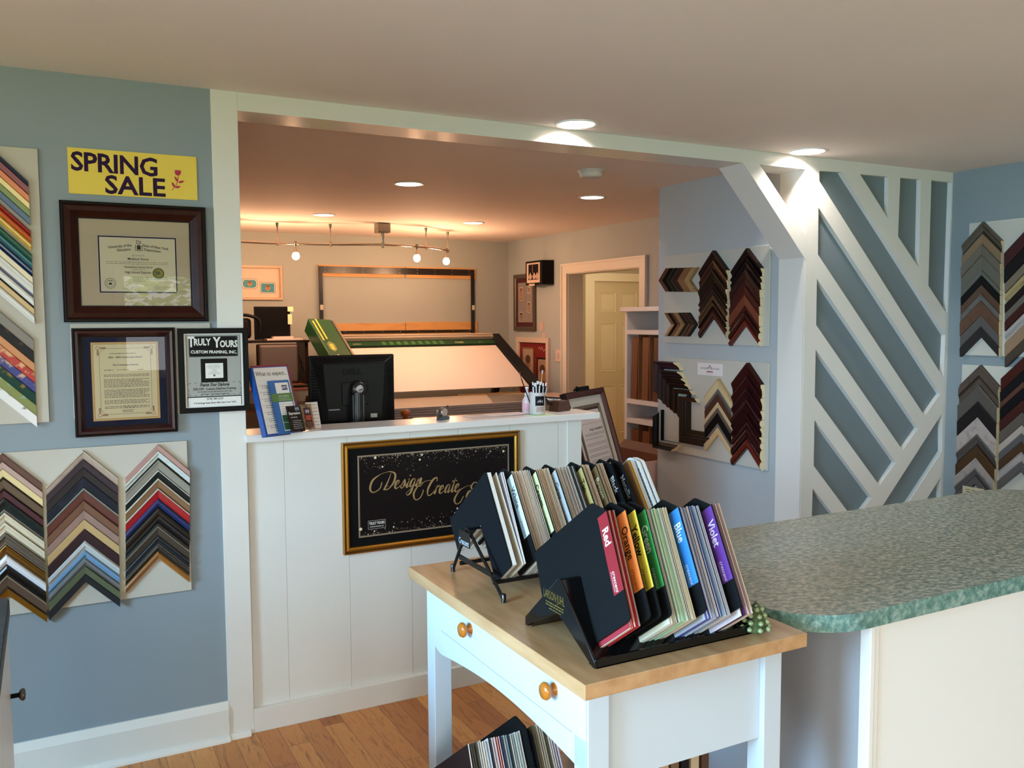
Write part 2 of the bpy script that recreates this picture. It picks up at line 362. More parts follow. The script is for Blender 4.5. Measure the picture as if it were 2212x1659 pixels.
# baseboards
def base(name, a0, a1, M, col=WHITE2, h=.148, qr=True):
    prof = [(0, 0), (.018, 0), (.018, h-.03), (.012, h-.015), (.006, h), (0, h)]
    X = M @ Matrix(((0, 0, 1, 0), (0, 1, 0, 0), (1, 0, 0, 0), (0, 0, 0, 1)))
    g = G().prism(prof, a0, a1, M=Matrix(((0, 0, 1, 0), (0, 1, 0, 0), (1, 0, 0, 0), (0, 0, 0, 1))))
    if qr: g.prism([(.018, 0)]+[(.018+.02*sin(t*pi/8), .02*cos(t*pi/8)) for t in range(5)], a0, a1, M=Matrix(((0, 0, 1, 0), (0, 1, 0, 0), (1, 0, 0, 0), (0, 0, 0, 1))))
    return struct(name, g, col, M)
base('baseboard_front', -2.5, .565, MF(FY+.008), WHITE)
base('baseboard_right', 2.6, -FY+6, MS(RXW)) if False else None
base('baseboard_back_right', -BY, -oy1-.09, MS(BX))
base('baseboard_stub', -4.63, -FY-.18, MS(PX))
base('baseboard_back', -1.2, BX, MF(BY))
g = G().box(.565, .66, 0, .002, 0, .03)
# quarter round that runs on under the white board
struct('trim_8', G().prism([(0, 0)]+[(.02*sin(t*pi/8), .02*cos(t*pi/8)) for t in range(5)], .565, .645, M=Matrix(((0, 0, 1, 0), (0, 1, 0, 0), (1, 0, 0, 0), (0, 0, 0, 1)))), WHITE, MF(FY))
# ------------------------------------------------------------------ recessed lights
whites = mat('F2EFEA', .35); BULB = mat('FFF4E6', .4, emit=9, ecol='FFF0DC')
def downlight(x, y, label, energy, col, cat='ceiling light', deep=.09):
    M = T(x, y, CH) @ RX(pi)
    t = thing('ceiling_light', label, cat, M, group='recessed ceiling lights')
    part('trim_ring', G().lathe([(HR-.004, -.001), (HR+.013, -.001), (HR+.013, .004), (HR+.004, .006), (HR-.004, .003)], 32, caps=False), whites, t)
    part('reflector', G().lathe([(HR-.004, .003), (HR-.008, -.02), (HR-.02, -deep), (.004, -deep-.002)], 32, caps=False), mat('F4EDE6', .3), t)
    part('bulb', G().lathe([(.001, -deep+.022), (.03, -deep+.02), (.038, -deep+.008), (.03, -deep)], 20, caps=False), BULB, t)
    lamp('recessed_lamp', 'SPOT', (x, y, CH+deep-.03), energy, col, .03, spot=rad(150))
wl = (1, .88, .84)
downlight(*LIGHTS[0], 'bright recessed light nearest the beam over the black and gold sign', LAMP['front'], wl)
downlight(*LIGHTS[1], 'bright recessed light above the diagonal white brace', LAMP['front'], wl)
downlight(*LIGHTS[2], 'recessed light in the back room ceiling, near and left, above the computer monitor', LAMP['back'], wl)
downlight(*LIGHTS[3], 'recessed light in the back room ceiling just behind the smoke detector', LAMP['back'], wl)
downlight(*LIGHTS[4], 'recessed light in the back room ceiling closest to the track rail on the left', LAMP['back'], wl)
downlight(*LIGHTS[5], 'recessed light in the back room ceiling right of the track light box', LAMP['back'], wl)
# smoke detector
t = thing('smoke_detector', 'round white smoke detector on the back room ceiling', 'smoke detector', T(2.777, 4.258, CH) @ RX(pi))
part('base_plate', G().lathe([(.075, 0), (.078, .006), (.066, .012), (.066, .02)], 32), mat('C8C2BA', .5), t)
part('cover', G().lathe([(.066, .02), (.062, .036), (.052, .042), (0, .043)], 32), mat('D4CEC6', .5), t)
part('vent_slot', G().box(.055, .0665, -.012, .012, .024, .032), BLACK, t)
# ------------------------------------------------------------------ track light
NICK = mat('A89A8C', .25, 1)
RZT = 2.255
rail = spline([(1.30, 7.55), (1.785, 7.61), (2.22, 7.52), (2.64, 7.37), (3.09, 7.47), (3.43, 7.74)], 6)
t = thing('track_light', 'curved nickel track light rail with bare glowing bulbs in back room', 'track light', T(2.64, 7.37, RZT), (0, 0, 0)); ROOT[t.name] = (2.64, 7.37, RZT)
part('rail', G().tube([(x, y, RZT) for x, y in rail], .011, 8), NICK, t)
part('canopy_box', G().box(2.58, 2.70, 7.32, 7.42, CH-.085, CH), mat('8E8478', .35, .8), t, bevel=.008)
part('power_stem', G().lathe([(.013, 0), (.013, .09), (.016, .1), (.016, .13)], 12, M=T(2.64, 7.37, RZT-.03)), NICK, t)
for (x, y) in [(1.785, 7.61), (2.22, 7.52), (3.09, 7.47), (3.42, 7.73)]:
    part('stem', G().lathe([(.012, 0), (.012, .045), (.005, .055), (.005, .15), (.012, CH-RZT-.01), (.014, CH-RZT+.01)], 12, M=T(x, y, RZT-.02)), NICK, t)
for (x, y) in [(1.42, 7.56), (1.93, 7.58), (2.98, 7.42), (3.39, 7.70)]:
    s = part('spot_head', G().lathe([(.012, .02), (.014, -.01), (.006, -.02), (.006, -.045), (.016, -.06), (.018, -.075)], 12, M=T(x, y, RZT)), NICK, t)
    part('bulb', G().lathe([(.014, -.07), (.026, -.085), (.032, -.105), (.026, -.128), (.01, -.138), (0, -.139)], 16, M=T(x, y, RZT)), mat('FFE9C0', .3, emit=40, ecol='FFD9A0'), s)
    lamp('halogen', 'POINT', (x, y, RZT-.175), LAMP['halogen'], (1, .55, .31), .03)
lamp('hall_lamp', 'POINT', (5.6, 7.7, 2.1), LAMP['hall'], (1, .80, .55), .08)
# ================================================================== left wall: boards, frames, signs
LINEN = mat('BDB9AC', .9, kind='paint')
PROF = {
 'flat': [(0, 0, 0), (0, .92, 0), (.06, 1, 0), (.9, .9, 0), (1, .82, 0), (1, 0, 0)],
 'scoop': [(0, 0, 0), (0, .95, 0), (.07, 1, 0), (.2, .97, 0), (.45, .66, 0), (.78, .52, 0), (.82, .62, 1), (.95, .6, 1), (1, .5, 1), (1, 0, 0)],
 'lip': [(0, 0, 1), (0, .9, 1), (.06, 1, 1), (.15, .98, 1), (.19, .84, 0), (.86, .7, 0), (1, .6, 0), (1, 0, 0)],
 'round': [(0, 0, 0), (0, .6, 0), (.12, .86, 0), (.35, 1, 0), (.6, .96, 0), (.8, .78, 0), (.83, .66, 1), (1, .6, 1), (1, 0, 0)],
 'step': [(0, 0, 0), (0, .7, 0), (.1, .74, 0), (.16, 1, 0), (.5, 1, 0), (.56, .78, 1), (.64, .76, 1), (.7, .62, 0), (1, .55, 0), (1, 0, 0)]}
def chevron_mesh(wl, wr, t, d, prof, m0, m1):
    g = G(); P = PROF[prof]; vs = []; fs = []; ms = []
    for xs in (-wl, 0, wr): vs += [(xs, -abs(xs)-f*t, h*d) for f, h, _ in P]
    n = len(P)
    for k in range(2):
        for i in range(n-1): fs.append((k*n+i, k*n+i+1, (k+1)*n+i+1, (k+1)*n+i)); ms.append(P[i+1][2] if P[i][2] == P[i+1][2] else P[i+1][2])
    fs.append(tuple(range(n))); ms.append(2); fs.append(tuple(range(3*n-1, 2*n-1, -1))); ms.append(2)
    g.add(vs, fs, ms)
    return mesh('moulding_corner', g, [m0, m1, RAW])
DARKN = {'black', 'espresso', 'charcoal', 'navy', 'mahogany', 'dark brown', 'dark red', 'deep green', 'slate'}
def cmat(spec):
    """'hex' or 'hex/kind' -> material"""
    p = spec.split('/')
    if len(p) == 1: return mat(p[0], .38)
    if p[1] == 'g': return mat(p[0], .18)
    if p[1] == 'm': return mat(p[0], .3, .7)
    if p[1] == 'w': return mat(p[0], .6, kind='wood', h2=p[2], sc=14, st=(2, 2, 2))
    if p[1] == 'p': return mat(p[0], .5, kind='mottle', h2=p[2], sc=26, p=float(p[3]) if len(p) > 3 else .5)
    if p[1] == 'b': return mat(p[0], .5, kind='beads', h2=p[2])
def chevrons(M, loc, axp, pxs, rows, board, col, group, depth=.02, rot=0, c0=.012, end_t=None, cut=1, step=None):
    """rows: (pixel y of apex, colour word, face, accent, profile). loc: pixel->(a,b). axp: apex pixel x at top,bottom. pxs: left/right end pixel x"""
    n = len(rows); y0, y1 = rows[0][0], rows[-1][0]
    pos = [loc(axp[0]+(axp[1]-axp[0])*((r[0]-y0)/max(1, y1-y0)), r[0]) for r in rows]
    wl = pos[0][0]-loc(pxs[0], rows[0][0]+50)[0]; wr = loc(pxs[1], rows[0][0]+50)[0]-pos[0][0]
    for i, r in enumerate(rows):
        t = (pos[i][1]-pos[i+1][1]) if i < n-1 else (end_t or (pos[i-1][1]-pos[i][1]))
        me = chevron_mesh(wl, wr, t-.0012, depth*(1+.12*random.uniform(-1, 1)), r[4], cmat(r[2]), cmat(r[3]))
        X = M @ T(pos[i][0], pos[i][1], c0)
        ob = bpy.data.objects.new('moulding_corner', me); COL.objects.link(ob); ob.matrix_world = X
        props(ob, '%s frame corner, %s down, %s, %s' % (r[1], ORD[i], col, board), 'frame sample', group); ROOT[ob.name] = (0, 0, 0)
def board(M, a0, a1, b0, b1, label, c=.012):
    return single('display_board', G().box(a0, a1, b0, b1, 0, c), LINEN, label, 'display board', M, (a0, b0, 0), bevel=.002)
ML = MF(FY+.007)
board(ML, -.55, .003, 1.256, 2.177, 'tall linen covered board of colourful frame corners at the left edge')
board(ML, -.42, .446, .602, 1.161, 'linen covered board with three columns of frame corners, low on blue wall')
board(ML, .078, .54, 1.262, 1.592, 'pale linen board showing behind the certificate and the framed sale notice', .008)
z = 4.146; y0_ = 300
rows = [(395, 'navy', '1B2136', '1B2136', 'flat'), (440, 'deep red', '7A1418', '7A1418', 'flat'), (515, 'orange', 'D0702A', 'D0702A', 'flat'), (580, 'pale yellow', 'E8D28A', 'E8D28A', 'flat'),
        (645, 'olive green', '6F7F2B', '6F7F2B', 'flat'), (705, 'steel blue', '2B4F74', '2B4F74', 'flat'), (825, 'bright red', '96201C/g', '96201C/g', 'round'), (878, 'glossy orange', 'C8602A/g', 'C8602A/g', 'round'),
        (935, 'golden yellow', 'CFA63C/g', 'CFA63C/g', 'round'), (985, 'pale grey', '9A9C94', '9A9C94', 'flat'), (1040, 'green', '1F5A44/g', '1F5A44/g', 'round'), (1110, 'teal', '2A6A74/g', '2A6A74/g', 'round'),
        (1165, 'royal blue', '13295A/g', '13295A/g', 'round'), (1240, 'cream', 'DCD0B0', 'DCD0B0', 'flat'), (1305, 'white and navy edged', 'DADAD6', '30365A', 'scoop'), (1415, 'plain white', 'DEDEDA', 'DEDEDA', 'round'),
        (1515, 'tan', 'C8A874', 'C8A874', 'flat'), (1575, 'broad white', 'E0E0DC', 'E0E0DC', 'round')]
rows = [(300+r[0]/z-53, )+r[1:] for r in rows]
def left_loc(px, py): p = fa(px, py); return p
def colrows(M, a, rws, wl, wr, board_, col, group, depth=.02, end_t=.03, c0=.012):
    """rows given as (z world, ...)"""
    for i, r in enumerate(rws):
        t = (r[0]-rws[i+1][0]) if i < len(rws)-1 else end_t
        me = chevron_mesh(wl, wr, min(t, r[5] if len(r) > 5 else 9)-.0012, depth*(1+.12*random.uniform(-1, 1)), r[4], cmat(r[2]), cmat(r[3]))
        ob = bpy.data.objects.new('moulding_corner', me); COL.objects.link(ob); ob.matrix_world = M @ T(a, r[0], c0); ROOT[ob.name] = (0, 0, 0)
        props(ob, '%s frame corner, %s down, %s, %s' % (r[1], ORD[i], col, board_), 'frame sample', group)
# the visible right arms end at x = -.02..-.04; apex about 11.5 cm further left
HWA = .115
def endz(y): return fa(66, y)[1]
rws = []
src = [(395, 'navy', '1B2136', '1B2136', 'flat'), (440, 'deep red', '7A1418', '7A1418', 'flat'), (515, 'orange', 'D0702A', 'D0702A', 'flat'), (582, 'pale yellow', 'E8D28A', 'E8D28A', 'flat'),
       (645, 'olive green', '6F7F2B', '6F7F2B', 'flat'), (712, 'steel blue', '2B4F74', '2B4F74', 'flat'), (825, 'bright red', '96201C/g', '96201C/g', 'round'), (880, 'glossy orange', 'C8602A/g', 'C8602A/g', 'round'),
       (935, 'golden yellow', 'CFA63C/g', 'CFA63C/g', 'round'), (1035, 'green', '1F5A44/g', '1F5A44/g', 'round'), (1100, 'teal', '2A6A74/g', '2A6A74/g', 'round'),
       (1165, 'royal blue', '13295A/g', '13295A/g', 'round'), (1240, 'cream', 'DCD0B0', 'DCD0B0', 'flat'), (1305, 'white and navy edged', 'DADAD6', '30365A', 'scoop'), (1425, 'plain white', 'DEDEDA', '2A2A30', 'round'),
       (1520, 'tan', 'C8A874', 'C8A874', 'flat'), (1580, 'broad white', 'E0E0DC', 'E0E0DC', 'round')]
for y, *r in src:
    cap = {712: .026, 935: .026, 1580: .047}.get(y, 9)
    rws.append((endz(300+y/4.146)+HWA, *r, cap))
src2 = [(435, 'grey brown', '6E665A', '6E665A', 'flat'), (580, 'black and bronze patched', '2A2A2A/p/6A4A38/.66', '2A2A2A', 'flat'), (712, 'orange painted', 'C07A3C', 'C07A3C', 'flat'), (822, 'red and pink patched', 'B0281E/p/D8A070/.58', 'B0281E', 'flat'),
        (945, 'blue and sand patched', '2A2F7A/p/C0A080/.6', '2A2F7A', 'flat'), (1065, 'dark green and gold flecked', '1E4034/p/8A7440/.62', '1E4034', 'flat'), (1195, 'moss green', '7C8440/p/7FA090/.64', '7C8440', 'flat'), (1320, 'white and brown distressed', 'E4E2DE/p/5A3A30/.66', '4A302C', 'flat')]
colrows(ML, fa(66, 500)[0]-HWA, rws, HWA, HWA, 'tall board at left edge', 'upper group', 'frame corners on the tall board at the left edge', depth=.022)
rws = [(fa(72, 650+y/5.35)[1]+HWA+.004, *r) for y, *r in src2]
colrows(ML, fa(72, 800)[0]-HWA-.002, rws, HWA, HWA+.006, 'tall board at left edge', 'lower group', 'patterned frame corners low on the tall board', depth=.014, end_t=.04)
def Q(y): return 940+y/3.95
c3 = [(75, 'rose pink', 'B08A80', 'B08A80', 'flat'), (130, 'white', 'C9D2CC', '202020', 'scoop'), (205, 'pale greige', '8A887C', '8A887C', 'lip'), (290, 'black with white lip', '202422', 'C8C8BC', 'lip'), (360, 'bronze with pale lip', '7A5C3E', 'C9C4B4', 'lip'),
      (445, 'red with white lip', '9A1420/g', 'B8B0A4', 'lip'), (535, 'navy blue', '1E2F5E/g', '1E2F5E/g', 'round'), (600, 'black', '0E0E12/g', '3A3A3A', 'round'), (705, 'black with silver line', '151515/g', '555A58/m', 'scoop'), (765, 'dark pewter', '4A4A44/m', '8A8A80/m', 'lip'),
      (855, 'slate grey', '3E444A/m', '6A6A66/m', 'scoop'), (935, 'dark grey', '2E2C28', '6A6052', 'lip'), (978, 'golden brown', '8A5A26/g', 'A87A3C/g', 'round')]
c2 = [(125, 'weathered cream', 'A89686/w/7A6458', 'C8C0B0', 'lip'), (200, 'dark grey brown', '40363A', '40363A', 'flat'), (270, 'charcoal', '35302F', '35302F', 'flat'), (350, 'weathered black blue', '24262E/w/3C4250', '181818', 'flat'), (440, 'mahogany with silver lip', '5A3028', '7C857C', 'lip'),
      (550, 'walnut brown', '6E4A34/w/5A3A28', '6E4A34', 'flat'), (630, 'rosy tan', '907468/w/7C6256', '907468', 'flat'), (708, 'wheat', 'B89C6C', 'B89C6C', 'flat'), (790, 'dark chocolate', '38282A', '38282A', 'flat'), (890, 'white', 'B8BEBC', 'B8BEBC', 'step'),
      (970, 'light blue', '6C92B4/w/5A80A0', '6C92B4', 'step'), (1038, 'mid grey', '6F7272', '6F7272', 'step'), (1103, 'sage green', '58624A', '58624A', 'flat'), (1172, 'dark charcoal', '2C2E30', '2C2E30', 'flat')]
c1 = [(150, 'chestnut brown', '5C3C30', '5C3C30', 'flat'), (218, 'pinkish tan', 'B4988C', 'B4988C', 'flat'), (280, 'pale yellow', 'D8C48E', '3A3028', 'flat'), (350, 'olive brown', '5E4C38', '2A1C14', 'lip'), (450, 'dark mahogany', '48242A', '1C1010', 'lip'),
      (530, 'black and beaded', '1A2424/g', '8C8C80/b/101010', 'scoop'), (650, 'cream and beaded', 'CFC6AC', '6A5A40/b/E0D8C0', 'scoop'), (735, 'second cream and beaded', 'D2C9B0', '6A5A40/b/E0D8C0', 'scoop'), (825, 'taupe', '5E5448', '8A8070/b/4A4034', 'scoop'), (925, 'bronze gold', '8A6024/m', '5A3C18', 'scoop'),
      (1008, 'bright white', 'E2E4E8', 'E2E4E8', 'round'), (1090, 'glossy black', '0C080C/g', '2A2A2A', 'round'), (1180, 'taupe brown', '5A4638', '8A7A64', 'lip'), (1285, 'antique gold', '9A6C20/m', '4A3010', 'lip')]
BL = 'low blue wall board'
chevrons(ML, fa, (340.5, 340), (269, 408), [(Q(y), *r) for y, *r in c3], BL, 'right column', 'frame corners in the right column of the low board', end_t=.03)
chevrons(ML, fa, (178.5, 184), (98, 253), [(Q(y), *r) for y, *r in c2], BL, 'middle column', 'frame corners in the middle column of the low board', end_t=.03)
chevrons(ML, fa, (5, 17), (-79, 90), [(Q(y), *r) for y, *r in c1], BL, 'left column', 'frame corners in the left column of the low board', end_t=.03)

# ---- spring sale sign
p0, p1 = fa(149, 417), fa(424, 339)
PURP = mat('2E1638', .6)
t = thing('sale_sign', 'yellow hand lettered spring sale sign with a red tulip, on the blue wall', 'sign', MF(FY+.006), ((p0[0]+p1[0])/2, p0[1], 0))
part('card', G().box(p0[0], p1[0], p0[1], p1[1], 0, .004), mat('E5CB52', .7), t)
g = G(); W_ = p1[0]-p0[0]; H_ = p1[1]-p0[1]
g.text('SPRING', .089, p0[0]+.008, p0[1]+.0800, .0045, align='LEFT', bold=.024, sx=.98, space=.95, rot=-.012)
g.text('SALE', .088, p0[0]+.112, p0[1]+.0075, .0045, align='LEFT', bold=.024, sx=1.05, space=1.02)
part('lettering', g, PURP, t, 'dark purple capital letters')
g = G(); cx, cz = p0[0]+W_*.845, p0[1]+H_*.5
def leaf(ax, ay, ang, l, wd): g.add([(ax+l*u*cos(ang)-wd*v*sin(ang), ay+l*u*sin(ang)+wd*v*cos(ang), .0048) for u, v in ((0, 0), (.3, -.5), (.65, -.45), (1, 0), (.65, .45), (.3, .5))], [(0, 1, 2, 3, 4, 5)])
g.add([(cx+a*.0125, cz+.008+b*.019, .0048) for a, b in ((-.9, 1.0), (-.75, .2), (-.3, -.05), (.3, -.05), (.75, .2), (.95, 1.0), (.5, .8), (.25, 1.05), (0, .8), (-.25, 1.05), (-.5, .8))], [tuple(range(11))])
g.ribbon([(cx+.001, cz+.008), (cx, cz-.008), (cx-.008, cz-.03), (cx-.022, cz-.047)], .002, .0047)
leaf(cx, cz-.017, rad(120), .024, .008); leaf(cx, cz-.019, rad(20), .024, .008); leaf(cx-.012, cz-.037, rad(115), .022, .008); leaf(cx-.012, cz-.037, rad(15), .022, .008)
part('tulip', g, mat('B01E48', .6), t, 'red tulip with leaves')

# ---- framed things on the left wall
PANE = mat('FFFFFF', .01, kind='pane')
def framed(label, M, A, profw, profh, fm, name='picture_frame', cat='picture frame', inner=None, mi=(0,), group=None, pane=True, fl=None):
    a0, a1, b0, b1 = A
    t = thing(name, label, cat, M, ((a0+a1)/2, b0, 0), group)
    return t
def bars(g, a0, a1, ys, c, h=.0011, mi=0, rag=.3, gap=True):
    for y in ys:
        x = a0
        e = a1-(a1-a0)*random.random()*rag*(random.random() < .35)
        while x < e:
            wlen = random.uniform(.004, .013); g.quad(x, min(x+wlen, e), y-h/2, y+h/2, c, mi); x += wlen+(.0022 if gap else 0)
WOODF = [mat('331710', .32, kind='wood', h2='26100B', sc=10, st=(2, 2, 2)), mat('120C0A', .35)]
def fprof(w, h): return [(0, 0), (0, h*.8), (w*.06, h*.92), (w*.16, h*.92), (w*.2, h*.86), (w*.3, h), (w*.55, h*.92), (w*.85, h*.5), (w*.93, h*.42), (w, h*.42), (w, h*.12)]
a0, b0 = fa(141, 696, 3.36); a1, b1 = fa(445, 440, 3.36)
a0, a1, b0, b1 = .060, .533, 1.597, 2.010
t = thing('framed_diploma', 'framed high school diploma in wide dark brown frame under the sale sign', 'picture frame', MF(FY+.006), ((a0+a1)/2, b0, 0))
part('frame', G().frame(a0, a1, b0, b1, fprof(.057, .03), [1, 1, 1, 1, 0, 0, 0, 0, 1, 1]), WOODF, t)
w_ = .056
part('mat_board', G().box(a0+w_, a1-w_, b0+w_, b1-w_, .003, .008), mat('B9AE9A', .9), t)
d0, d1, e0, e1 = .174, .432, 1.698, 1.898
dg = G().frame(d0, d1, e0, e1, [(0, .0082), (.005, .0082), (.006, .0075)], 1)
dg.quad(d0, d1, e0, e1, .0083, 2); dg.quad(d0+.001, d1-.001, e0+.001, e1-.001, .0084, 1); dg.quad(d0+.0055, d1-.0055, e0+.0055, e1-.0055, .0085, 2); dg.quad(d0+.0065, d1-.0065, e0+.0065, e1-.0065, .0086, 0)
dm = (d0+d1)/2
DK = 3
def dt(s, sz, x, y, **k): dg.text(s, sz, x, y, .0088, DK, **k)
dt('The', .0105, dm+.002, e1-.021, bold=.02)
for s, sg, yy in (('University of the', -1, e1-.036), ('State of New York', 1, e1-.036)):
    dt(s, .0125, dm+sg*.058, yy-.004, bold=.02, rot=-sg*.13, sx=.9)
dt('Education', .0125, dm-.045, e1-.052, bold=.02, rot=.12, sx=.9); dt('Department', .0125, dm+.047, e1-.052, bold=.02, rot=-.12, sx=.9)
dt('Be it known that', .006, dm, e1-.069)
dt('Madison Soucy', .0115, dm, e1-.083, bold=.02)
bars(dg, d0+.025, d1-.03, [e1-.091, e1-.097], .0088, mi=DK, h=.0012)
dt('Duanesburg Central School', .0092, dm, e1-.111, bold=.02, sx=.9)
dt('is hereby awarded this', .005, dm, e1-.118)
dt('High School Diploma', .0112, dm-.002, e1-.13, bold=.02, sx=.9)
bars(dg, dm-.02, d1-.035, [e1-.143, e1-.15], .0088, mi=DK, h=.0012); bars(dg, dm-.02, dm+.03, [e1-.157], .0088, mi=DK, h=.0012)
dg.disc(d0+.036, e0+.034, .0185, .0087, 4, 24); dg.disc(d0+.036, e0+.034, .016, .0088, 0, 24); dg.disc(d0+.036, e0+.034, .0125, .0089, 4, 24); dg.disc(d0+.036, e0+.034, .0105, .009, 0, 24)
dg.box(d0+.031, d0+.041, e0+.029, e0+.036, .009, .0092, DK); leafy = [(d0+.036, e0+.04), (d0+.03, e0+.044), (d0+.036, e0+.041), (d0+.042, e0+.044)]
dg.ribbon(leafy, .002, .0092, DK)
dg.box(dm-.003, dm+.009, e1-.046, e1-.031, .0088, .009, DK); dg.ribbon([(dm-.006, e1-.022), (dm+.003, e1-.028), (dm+.012, e1-.022)], .0022, .009, DK)
dg.ribbon([(dm-.01, e1-.048), (dm+.003, e1-.05), (dm+.016, e1-.048)], .002, .009, DK); dg.ribbon([(dm-.007, e1-.03), (dm-.008, e1-.045)], .002, .009, DK); dg.ribbon([(dm+.013, e1-.03), (dm+.014, e1-.045)], .002, .009, DK)
for sx_, sw in ((dm-.055, .058), (dm+.048, .05)):
    dg.ribbon(spline([(sx_+sw*u, e0+.022+.004*sin(u*31)+.003*sin(u*57)) for u in [i/16 for i in range(17)]], 2), .0007, .0088, DK)
    dg.quad(sx_, sx_+.035, e0+.0145, e0+.0153, .0088, DK)
part('certificate', dg, [mat('CFCAB4', .8), mat('1A0F22', .6), mat('D8CFE0', .7), mat('3A3834', .8), mat('8A8478', .8)], t)
part('seal', G().lathe([(.0195, .0087), (.0195, .0092), (.016, .0098), (.016, .0094), (0, .0094)], 28, [0, 0, 0, 1], M=T(d1-.064, e0+.071, 0)).box(d1-.071, d1-.057, e0+.066, e0+.078, .0094, .0099, 0), [mat('3C4A22', .4), mat('C8C060', .35, .6)], t, 'green and gold embossed seal')
part('glass', G().quad(a0+w_-.002, a1-w_+.002, b0+w_-.002, b1-w_+.002, .0115), PANE, t)

a0, a1, b0, b1 = .081, .414, 1.198, 1.576
t = thing('framed_certificate', 'framed cream certificate with navy mat and dark brown frame, below the diploma', 'picture frame', MF(FY+.005), ((a0+a1)/2, b0, 0))
WOODR = [mat('2A0F10', .3), mat('120C0A', .35)]
w_ = .032
part('frame', G().frame(a0, a1, b0, b1, fprof(.033, .03), [1, 1, 1, 1, 0, 0, 0, 0, 1, 1]), WOODR, t)
part('mat_board', G().box(a0+w_, a1-w_, b0+w_, b1-w_, .003, .008), mat('141C3C', .8), t)
d0, d1, e0, e1 = a0+.058, a1-.056, b0+.052, b1-.05
g = G().quad(d0, d1, e0, e1, .0085, 1); g.quad(d0+.006, d1-.006, e0+.006, e1-.006, .0087, 2); g.quad(d0+.0075, d1-.0075, e0+.0075, e1-.0075, .0088, 0)
def rrect(x0, x1, y0, y1, r, n=6):
    P = []
    for cx_, cy_, s in ((x1-r, y1-r, 0), (x0+r, y1-r, 1), (x0+r, y0+r, 2), (x1-r, y0+r, 3)):
        P += [(cx_+r*cos(s*pi/2+i*pi/2/n), cy_+r*sin(s*pi/2+i*pi/2/n)) for i in range(n+1)]
    return P
rr = rrect(d0+.026, d1-.026, e0+.022, e1-.022, .025); g.ribbon(rr+[rr[0]], .0011, .009, 3)
for (x, y, sx_, sy_) in ((d0+.022, e1-.02, 1, -1), (d0+.022, e0+.02, 1, 1), (d1-.022, e0+.02, -1, 1), (d1-.022, e1-.02, -1, -1)):
    ring = circ(x, y, .006, 12); g.ribbon(ring+[ring[0]], .0014, .0092, 4)
    for k in range(7): g.quad(min(x+sx_*(.008+k*.0026), x+sx_*(.010+k*.0026)), max(x+sx_*(.008+k*.0026), x+sx_*(.010+k*.0026)), y-.003, y+.003, .0092, 4); g.quad(x-.003, x+.003, min(y+sy_*(.008+k*.0026), y+sy_*(.010+k*.0026)), max(y+sy_*(.008+k*.0026), y+sy_*(.010+k*.0026)), .0092, 4)
mx = (d0+d1)/2
bars(g, mx-.05, mx+.05, [e1-.04], .0091, mi=5, h=.0018)
g.text('2001 - 2002 Community Award', .0085, mx, e1-.056, .0091, 5, bold=.02); g.text('The Committee Awards', .0085, mx, e1-.083, .0091, 5, bold=.02)
bars(g, d0+.04, d0+.075, [e1-.098], .0091, mi=5, h=.0018); bars(g, d0+.082, d0+.13, [e1-.098], .0091, mi=5, h=.0016); bars(g, d1-.07, d1-.045, [e1-.098], .0091, mi=5, h=.0018)
yy = e1-.115; ys = []
for n_ in (2, 6, 6, 3, 2):
    ys += [yy-.0052*k for k in range(n_)]; yy -= .0052*n_+.006
bars(g, d0+.038, d1-.034, ys, .0091, mi=5, h=.0016, rag=.2)
g.ribbon(spline([(mx+.0-.01+.04*u, e0+.046+.006*sin(u*22)) for u in [i/12 for i in range(13)]], 2), .0008, .0092, 5)
bars(g, mx-.015, mx+.02, [e0+.034, e0+.029], .0091, mi=5, h=.0014, gap=False)
part('certificate', g, [mat('D9D2B4', .8), mat('D2B47C', .8), mat('B08A50', .7), mat('6A6E58', .7), mat('8A5A30', .6), mat('34343C', .8)], t)
part('glass', G().quad(a0+w_-.002, a1-w_+.002, b0+w_-.002, b1-w_+.002, .0115), PANE, t)

# ---- framed sale notice
a0, a1, b0, b1 = .424, .670, 1.263, 1.572
t = thing('framed_notice', 'black framed notice offering twenty percent off diploma framing, hung over the white board', 'sign', MF(FY), ((a0+a1)/2, b0, 0))
part('frame', G().frame(a0, a1, b0, b1, [(0, .002), (0, .028), (.002, .03), (.016, .03), (.019, .026), (.019, .018)]), mat('0F0F0F', .4), t)
g = G(); w_ = .0185; g.box(a0+w_, a1-w_, b0+w_, b1-w_, .002, .018, 0)
x0, x1, y0, y1 = a0+w_, a1-w_, b0+w_, b1-w_; X = x1-x0; Y = y1-y0; c = .0185
g.quad(x0+.008, x1-.008, y0+.004, y1-.004, c-.0002, 2); g.quad(x0+.0095, x1-.0095, y0+.004, y1-.004, c, 1)
g.quad(x0+.0095, x1-.0095, y0+.0035, y0+.038, c+.0002, 0); g.quad(x0+.0095, x1-.0095, y0+.037, y0+.0405, c+.0003, 2); g.quad(x0+.0085, x0+.0105, y0+.003, y0+.04, c+.0003, 2); g.quad(x1-.0105, x1-.0085, y0+.003, y0+.04, c+.0003, 2)
g.quad(x0+.018, x1-.018, y1-.086, y1-.010, c+.0002, 3); g.add([(p[0], p[1], c+.0004) for p in rrect(x0+.021, x1-.021, y1-.083, y1-.013, .008, 4)], [tuple(range(20))], 2)
mx = (x0+x1)/2
for s, sz, dx, dy in (('T', .052, -.078, -.048), ('RULY', .034, -.040, -.043), ('Y', .052, .012, -.051), ('OURS', .034, .054, -.051)): g.text(s, sz, mx+dx, y1+dy, c+.0006, 0, bold=.035, sx=.72)
g.text('CUSTOM FRAMING, INC.', .0155, mx+.001, y1-.074, c+.0006, 0, bold=.03, sx=.95, rot=-.02)
g.quad(mx-.047, mx+.047, y0+.092, y0+.179, c+.0003, 2); g.quad(mx-.031, mx+.032, y0+.107, y0+.162, c+.0004, 0)
